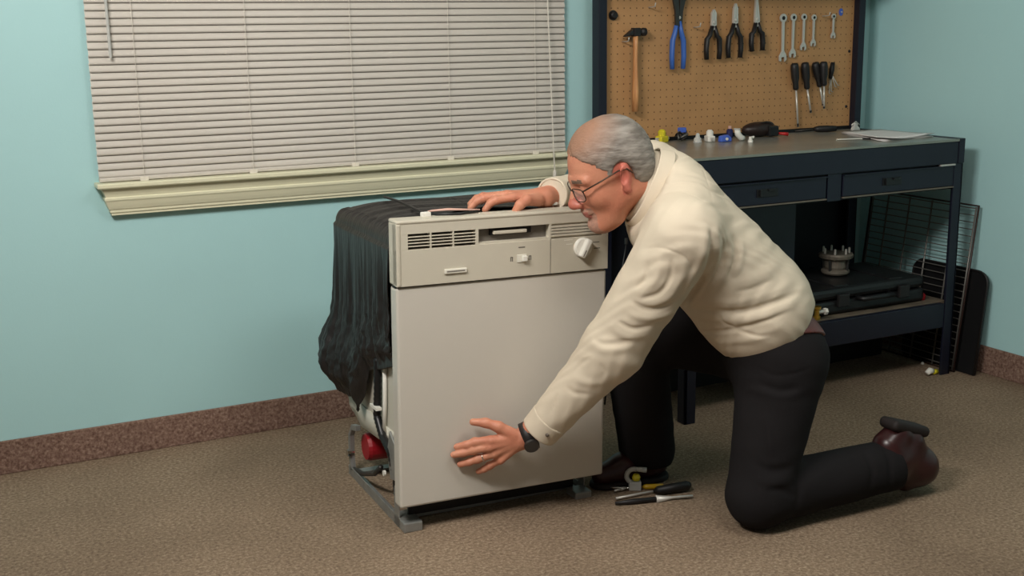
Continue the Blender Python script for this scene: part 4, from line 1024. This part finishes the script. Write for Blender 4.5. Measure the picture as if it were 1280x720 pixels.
def spline(pts, n):
    pts = [np.array(p, float) for p in pts]; ext = [2*pts[0]-pts[1]]+pts+[2*pts[-1]-pts[-2]]; out = []
    for i in range(len(pts)-1):
        p0, p1, p2, p3 = ext[i:i+4]
        for k in range(n):
            t = k/n; out.append(0.5*(2*p1+(p2-p0)*t+(2*p0-5*p1+4*p2-p3)*t*t+(3*p1-p0-3*p2+p3)*t**3))
    out.append(pts[-1]); return np.array(out)
# points of the cloth seen at picture positions, so that folds lie on the cloth
def surf(S, uv):
    D = np.array([V3(ray(float(p[0]), float(p[1]))) for p in uv]); D /= np.linalg.norm(D, axis=1)[:, None]; Pq = V3(CAM)+D*1.9; done = np.zeros(len(uv), bool)
    for _ in range(70):
        v = S.ev(Pq); done |= v < 0.0006
        if done.all(): break
        Pq = Pq+D*np.where(done, 0, np.maximum(v*0.8, 0.0004))[:, None]
    e = 0.002; N_ = np.stack([S.ev(Pq+A3(*[e*(i == k) for k in range(3)]))-S.ev(Pq-A3(*[e*(i == k) for k in range(3)])) for i in range(3)], 1)
    N_ /= np.linalg.norm(N_, axis=1)[:, None]+1e-9
    ok = done & (np.linalg.norm(Pq-V3(CAM), axis=1) < 4)
    return Pq, N_, ok
def fold(S, T, pts, w, h, groove=False):
    uv = spline(pts, 5); Pq, N_, ok = surf(S, uv); n_ = len(uv)
    prof = [math.sin(math.pi*min(max((i+0.15)/(n_-0.7), 0), 1))**0.8 for i in range(n_)]
    for i in range(n_-1):
        if ok[i] and ok[i+1] and np.linalg.norm(Pq[i]-Pq[i+1]) < 0.09:
            T.folds.append((Pq[i], Pq[i+1], w, (-h if groove else h)*prof[i], (-h if groove else h)*prof[i+1]))
def fold_disp(T, extra):
    F = T.folds; A_ = np.array([f[0] for f in F]); B_ = np.array([f[1] for f in F]); W_ = np.array([f[2] for f in F]); H0 = np.array([f[3] for f in F]); H1 = np.array([f[4] for f in F])
    mid = (A_+B_)/2; hl_ = np.linalg.norm(B_-A_, axis=1)/2
    def d(P):
        o = extra(P)
        if len(P) == 0: return o
        c = (P.min(0)+P.max(0))/2; r = np.linalg.norm(P.max(0)-c)
        up = np.zeros(len(P)); dn = np.zeros(len(P))
        for i in np.nonzero(np.linalg.norm(mid-c, axis=1) < r+hl_+2.6*W_)[0]:
            ba = B_[i]-A_[i]; t = np.clip((P-A_[i]) @ ba/max(ba @ ba, 1e-9), 0, 1); q = P-A_[i]-t[:, None]*ba
            v = (H0[i]+(H1[i]-H0[i])*t)*np.exp(-(q*q).sum(1)/(W_[i]*W_[i]))
            up = np.maximum(up, v); dn = np.minimum(dn, v)
        return o+up+dn
    return d
shirt = Solid(); shirt.ops = list(base.ops)
SUBD = lambda x, y: (660+x/2.4, 160+y/2.4)
def G(pts, w=0.008, h=0.005): fold(base, shirt, [SUBD(*p) for p in pts], w*0.72, h*1.7, True)
def Rg(pts, w=0.012, h=0.004): fold(base, shirt, [SUBD(*p) for p in pts], w*0.85, h*1.2, False)
# gathers running down from the back of the shoulder into the armpit
Rg([(528, 285), (530, 360), (505, 430), (455, 510)], 0.014, 0.006)
G([(548, 300), (550, 380), (520, 455), (465, 530), (425, 595)], 0.009, 0.008)
Rg([(566, 290), (570, 370), (548, 440), (495, 515)], 0.011, 0.006)
G([(584, 300), (588, 380), (566, 440), (520, 505)], 0.007, 0.006)
Rg([(602, 310), (606, 380), (588, 440), (545, 500)], 0.011, 0.005)
G([(620, 325), (622, 390), (600, 445)], 0.006, 0.005)
Rg([(640, 330), (640, 390), (618, 450)], 0.010, 0.004)
# yoke crease and back pleat
G([(528, 172), (560, 190), (600, 204), (645, 236)], 0.006, 0.006)
Rg([(535, 160), (570, 176), (615, 196), (650, 224)], 0.009, 0.004)
G([(470, 62), (505, 95), (535, 150), (560, 240)], 0.003, 0.0015)
G([(385, 150), (430, 175), (500, 205), (560, 240)], 0.003, 0.0015)
# sleeve
G([(338, 362), (400, 360), (470, 388), (500, 430)], 0.0035, 0.002)
Rg([(470, 400), (460, 450), (425, 505), (370, 535)], 0.013, 0.005)
G([(430, 395), (428, 445), (395, 495), (340, 512)], 0.007, 0.006)
Rg([(395, 385), (390, 440), (355, 485), (318, 498)], 0.012, 0.005)
G([(360, 400), (352, 450), (320, 480)], 0.006, 0.004)
G([(310, 520), (350, 542), (400, 540), (450, 510)], 0.008, 0.006)
Rg([(292, 548), (345, 570), (405, 565), (440, 545)], 0.012, 0.005)
G([(268, 580), (315, 602), (370, 595)], 0.007, 0.005)
Rg([(250, 600), (300, 628), (350, 622)], 0.012, 0.004)
# long folds across the flank and belly
G([(470, 540), (560, 550), (660, 548), (760, 516), (815, 492)], 0.009, 0.007)
Rg([(480, 565), (570, 574), (670, 575), (770, 540), (825, 506)], 0.014, 0.004)
G([(455, 600), (540, 612), (620, 604), (720, 575), (790, 548)], 0.008, 0.0032)
Rg([(520, 640), (600, 642), (690, 628), (775, 585)], 0.014, 0.003)
Rg([(530, 520), (620, 524), (720, 497), (800, 462)], 0.013, 0.0025)
G([(620, 492), (680, 480), (740, 452)], 0.008, 0.002)
Rg([(610, 466), (690, 446), (760, 410)], 0.016, 0.0018)
G([(560, 545), (600, 590), (680, 622), (730, 620)], 0.007, 0.003)
# forearm
FX = lambda x, y: (700+x/3.6, 340+y/3.6)
def GF(pts, w=0.007, h=0.005): fold(base, shirt, [FX(*p) for p in pts], w, h, True)
def RF_(pts, w=0.011, h=0.004): fold(base, shirt, [FX(*p) for p in pts], w, h, False)
GF([(150, 300), (190, 322), (260, 322), (350, 296)]); RF_([(130, 330), (190, 350), (270, 348), (330, 330)])
GF([(60, 450), (95, 410), (140, 385)], 0.006, 0.004); RF_([(60, 480), (120, 498), (200, 500)])
GF([(30, 520), (70, 545), (140, 552)], 0.006, 0.004); GF([(180, 420), (200, 450), (190, 480)], 0.006, 0.003)
fold(base, shirt, [(696, 492), (692, 505), (688, 518)], 0.004, 0.005, True)
def shirt_disp(P):
    return 0.0010*np.sin(P[:, 0]*47+9*np.sin(P[:, 2]*13))*np.sin(P[:, 2]*39+P[:, 1]*25)+0.0007*np.sin(P[:, 0]*110+P[:, 2]*60+7*np.sin(P[:, 1]*30+P[:, 2]*22))
shirt.disp = fold_disp(shirt, shirt_disp)
shirt.cut(lambda P: np.where(np.linalg.norm(P-cuffL, axis=1) < 0.15, (P-cuffL) @ fdir, -1.0), 0.002)
shirt.cut(lambda P: np.where(np.linalg.norm(P-cuffR, axis=1) < 0.12, (P-cuffR) @ gdir, -1.0), 0.002)
def cloth_mat(name, c, rough, wv=900):
    m = mat(name, c, rough, var=0.03, vscale=8, bump=0.08, bscale=500, spec=0.2)
    return m
cloth_mat('shirt_cotton', srgb(208, 195, 174), 0.85)
shirt_o = shirt.build('shirt', MATS['shirt_cotton'], (1.28, -1.52, 0.2), (2.2, -0.64, 1.02), 0.0036, person)
# collar and cuffs
e1 = V3(at(795, 290, -1.15))-V3(at(838, 190, -1.15)); e1 -= ncx*(e1 @ ncx); e1 /= np.linalg.norm(e1); e2 = np.cross(ncx, e1)
def ecyl(ru, rv, slope=0.0):
    def f(P):
        q = P-NC; t = q @ ncx; u = q @ e1; v = q @ e2; k = 1+slope*t
        return (np.sqrt((u/(ru*k))**2+(v/(rv*k))**2)-1)*min(ru, rv)
    return f
col_ = Solid()
col_.add(ecyl(0.102, 0.080, -3.2), 0); col_.sub(ecyl(0.095, 0.073, -3.2), 0.002)
lean = lambda P: 0.010*np.sin((P-NC) @ e1*14)
col_.cut(lambda P: (P-NC) @ ncx-0.044+0.10*np.maximum((P-NC) @ e1, 0)*0.6, 0.003); col_.cut(lambda P: -((P-NC) @ ncx)-0.012, 0.003)
col_.build('collar', MATS['shirt_cotton'], NC-0.15, NC+0.15, 0.0026, shirt_o)
lf_ = Solid()                                  # turned-down leaf of the collar
lf_.add(ecyl(0.108, 0.087, -2.0), 0); lf_.sub(ecyl(0.1035, 0.0815, -2.0), 0.002)
lf_.cut(lambda P: (P-NC) @ ncx-0.036+0.10*np.maximum((P-NC) @ e1, 0)*0.6, 0.003); lf_.cut(lambda P: -((P-NC) @ ncx)-0.004-0.10*np.maximum((P-NC) @ e1, 0), 0.003)
lf_.build('collar_leaf', MATS['shirt_cotton'], NC-0.15, NC+0.15, 0.0026, shirt_o)
for (c0, d0, r0) in ((cuffL, fdir, 0.0475), (cuffR, gdir, 0.0425)):
    cf_ = Solid(); cf_.add(rc(c0-d0*0.07, c0+d0*0.02, r0+0.006, r0), 0); cf_.sub(rc(c0-d0*0.09, c0+d0*0.05, r0-0.002, r0-0.007), 0.002)
    cf_.cut(half(c0+d0*0.003, d0), 0.003); cf_.cut(half(c0-d0*0.048, -d0), 0.003)
    co = cf_.build('cuff', MATS['shirt_cotton'], c0-0.08, c0+0.08, 0.0024, shirt_o)
mat('button', srgb(90, 80, 70), 0.4)
bq, bn, bo = surf(base, [(690, 548), (684, 543)])
MB().ball(Vector(bq[1]+bn[1]*0.003), (0.005, 0.005, 0.005), 10).build('button', MATS['button'], shirt_o, world=True, smooth=True)

# trousers
tb0 = Solid()
FB = (A3(-0.86, 0.5, 0), A3(0.5, 0.86, 0), A3(0, 0, 1))
tb0.add(el((1.965, -1.235, 0.415), (0.130, 0.180, 0.125), FB), 0)
tb0.add(el((1.925, -1.23, 0.49), (0.13, 0.162, 0.10), AX), 0.05)
tb0.add(rc(Lhip+A3(0.0, 0, -0.02), Lkn, 0.113, 0.078), 0.04)
LFW = lambda P: np.clip(((P-WP) @ A3(-0.93, -0.36, 0))/0.13, -0.25, 1.4)
tb0.cut(lambda P: (P-WP) @ WN-0.006-0.07*LFW(P), 0.006)
tb0.add(rc(Rhip+A3(-0.03, 0.02, -0.02), Rkn, 0.095, 0.088), 0.05)
tb0.add(rc(Lkn, Lan, 0.077, 0.068), 0.025)
tb0.add(rc(Rkn, Ran, 0.088, 0.078), 0.03)
tr = Solid(); tr.ops = list(tb0.ops)
TX = lambda x, y: (820+x/2.4, 380+y/2.4)
def GT(pts, w=0.009, h=0.005, g_=True): fold(tb0, tr, [TX(*p) for p in pts], w, h, g_)
GT([(300, 190), (360, 215), (430, 205), (465, 190)], 0.004, 0.003); GT([(310, 240), (370, 262), (430, 250)], 0.010, 0.006); GT([(250, 250), (320, 262), (400, 275), (450, 262)], 0.012, 0.005, False)
GT([(300, 480), (350, 500), (415, 490)], 0.010, 0.007); GT([(290, 520), (350, 535), (420, 525)], 0.013, 0.005, False); GT([(330, 560), (380, 560), (440, 590)], 0.009, 0.005)
GT([(420, 500), (430, 560), (420, 620)], 0.010, 0.005); GT([(620, 430), (650, 500), (640, 570)], 0.009, 0.005); GT([(680, 420), (705, 480), (700, 560)], 0.010, 0.005); GT([(330, 330), (340, 400), (350, 460)], 0.010, 0.004, False)
tr.disp = fold_disp(tr, lambda P: 0.0010*np.sin(P[:, 0]*38+6*np.sin(P[:, 2]*17))*np.sin(P[:, 2]*31+P[:, 1]*22))
tr.cut(half(Lan+A3(0.98, -0.03, 0.12)*0.012, A3(0.98, -0.03, 0.12)), 0.006)
tr.cut(lambda P: np.where(P[:, 0] < 1.9, np.where(P[:, 1] > -1.12, 0.050-P[:, 2], -1), -1), 0.004)
tr.cut(half((0, 0, 0.003), (0, 0, -1)), 0.004)
cloth_mat('trouser_wool', srgb(27, 25, 26), 0.9)
tr_o = tr.build('trousers', MATS['trouser_wool'], (1.55, -1.56, -0.01), (2.36, -0.82, 0.62), 0.0042, person)
# belt
belt = Solid(); belt.ops = list(tb0.ops[:3])
belt.disp = lambda P: np.full(len(P), 0.0055)
belt.cut(lambda P: (P-WP) @ WN-0.002-0.07*LFW(P), 0.003); belt.cut(lambda P: -((P-WP) @ WN)-0.040+0.07*LFW(P), 0.003)
belt.cut(lambda P: (P-WP) @ A3(-0.93, -0.36, 0)-0.09, 0.002)
mat('belt_leather', srgb(96, 48, 44), 0.4, var=0.1, vscale=30)
belt_o = belt.build('belt', MATS['belt_leather'], (1.6, -1.5, 0.25), (2.3, -0.95, 0.68), 0.0036, person)

# shoes
mat('shoe_leather', srgb(50, 22, 22), 0.32, var=0.15, vscale=20)
mat('shoe_sole', srgb(28, 19, 17), 0.7)
def S_(x, y, Y=-1.385): return V3(at(x, y, Y))
sh = Solid()
heel, ball_, ank = S_(1134, 552), S_(1147, 582), S_(1112, 575)
sh.add(rc(heel, ball_, 0.036, 0.046), 0)
sh.add(rc(ank, heel, 0.052, 0.036), 0.03)
sh.add(rc(ball_, S_(1130, 600), 0.040, 0.030), 0.03)
sh.add(rc(ank, ball_, 0.05, 0.045), 0.03)
sh.add(rc(S_(1122, 545), S_(1112, 558), 0.040, 0.046), 0.01)
sh.cut(half((0, 0, 0.004), (0, 0, -1)), 0.003)
shoe = sh.build('shoe', MATS['shoe_leather'], heel-0.2, heel+A3(0.2, 0.2, 0.1), 0.0034, person)
so = Solid()
hu = S_(1160, 533)-S_(1108, 522); hlen = np.linalg.norm(hu); hu /= hlen
hn = np.cross(A3(0, 1, 0), hu); hn /= np.linalg.norm(hn)
if hn[2] < 0: hn = -hn
hv = np.cross(hn, hu)
so.add(rbox((S_(1108, 526)+S_(1154, 537))/2-hn*0.004, (hlen*0.42, 0.033, 0.015), 0.013, (hu, hv, hn)), 0)
so.build('sole', MATS['shoe_sole'], heel-0.15, heel+0.15, 0.003, shoe)
sh2 = Solid()
sh2.add(rc(Ran+A3(0.02, 0, -0.03), A3(1.70, -0.938, 0.045), 0.047, 0.040), 0)
sh2.add(rc(A3(1.70, -0.938, 0.042), A3(1.635, -0.932, 0.034), 0.042, 0.030), 0.02)
sh2.add(rc(Ran+A3(0, 0, -0.03), Ran+A3(0, 0, 0.03), 0.05, 0.052), 0.02)
sh2.cut(half((0, 0, 0.014), (0, 0, -1)), 0.003)
shoe2 = sh2.build('shoe', MATS['shoe_leather'], (1.55, -1.05, 0), (1.9, -0.83, 0.2), 0.0034, person)
so2 = Solid(); so2.add(rc(A3(1.79, -0.943, 0.0), A3(1.64, -0.932, 0.0), 0.050, 0.040), 0); so2.cut(half((0, 0, 0.016), (0, 0, 1)), 0.002); so2.cut(half((0, 0, 0.001), (0, 0, -1)), 0.002)
so2.build('sole', MATS['shoe_sole'], (1.55, -1.05, -0.02), (1.9, -0.83, 0.06), 0.003, shoe2)

# watch and ring
fd = Vector((Lwr-cuffL)).normalized()
wc = Vector(Lwr)*0.72+Vector(cuffL)*0.28
up_ = (-CF-fd*(-CF).dot(fd)).normalized()
WT = frame(wc, fd, up_)
P = []
for i in range(28):
    a = 2*math.pi*i/28; P.append([WT @ Vector((x, r_*1.0*math.cos(a), r_*0.95*math.sin(a))) for x, r_ in ((-0.014, 0.034), (-0.013, 0.0390), (0.013, 0.0385), (0.014, 0.033))])
mat('watch_strap', srgb(34, 30, 30), 0.5)
mat('watch_dial', srgb(60, 58, 56), 0.2)
wt = grid_mesh('wristwatch', P, MATS['watch_strap'], person, closed_u=True)
WF = WT @ Matrix.Rotation(R(-35), 4, 'X') @ Matrix.Translation((0, 0, 0.0345))
MB().lathe([(0.019, 0), (0.020, 0.003), (0.019, 0.008), (0.016, 0.009)], 24, WF).build('watch_case', MATS['dark_steel'], wt, smooth=False)
MB().lathe([(0.0155, 0.0088), (0.0155, 0.0095)], 24, WF).build('watch_dial', MATS['watch_dial'], wt)
m_, p_ = LF[2][0], LF[2][1]; rc_ = Vector(m_+(p_-m_)*0.62); rd = Vector(p_-m_).normalized()
RT = frame(rc_, rd, (0, 0, 1))
MB().tube([RT @ Vector((0, 0.0108*math.cos(a), 0.0108*math.sin(a))) for a in [2*math.pi*i/20 for i in range(20)]], 0.0018, 6, closed=True).build('ring', MATS['chrome'], person, smooth=True)
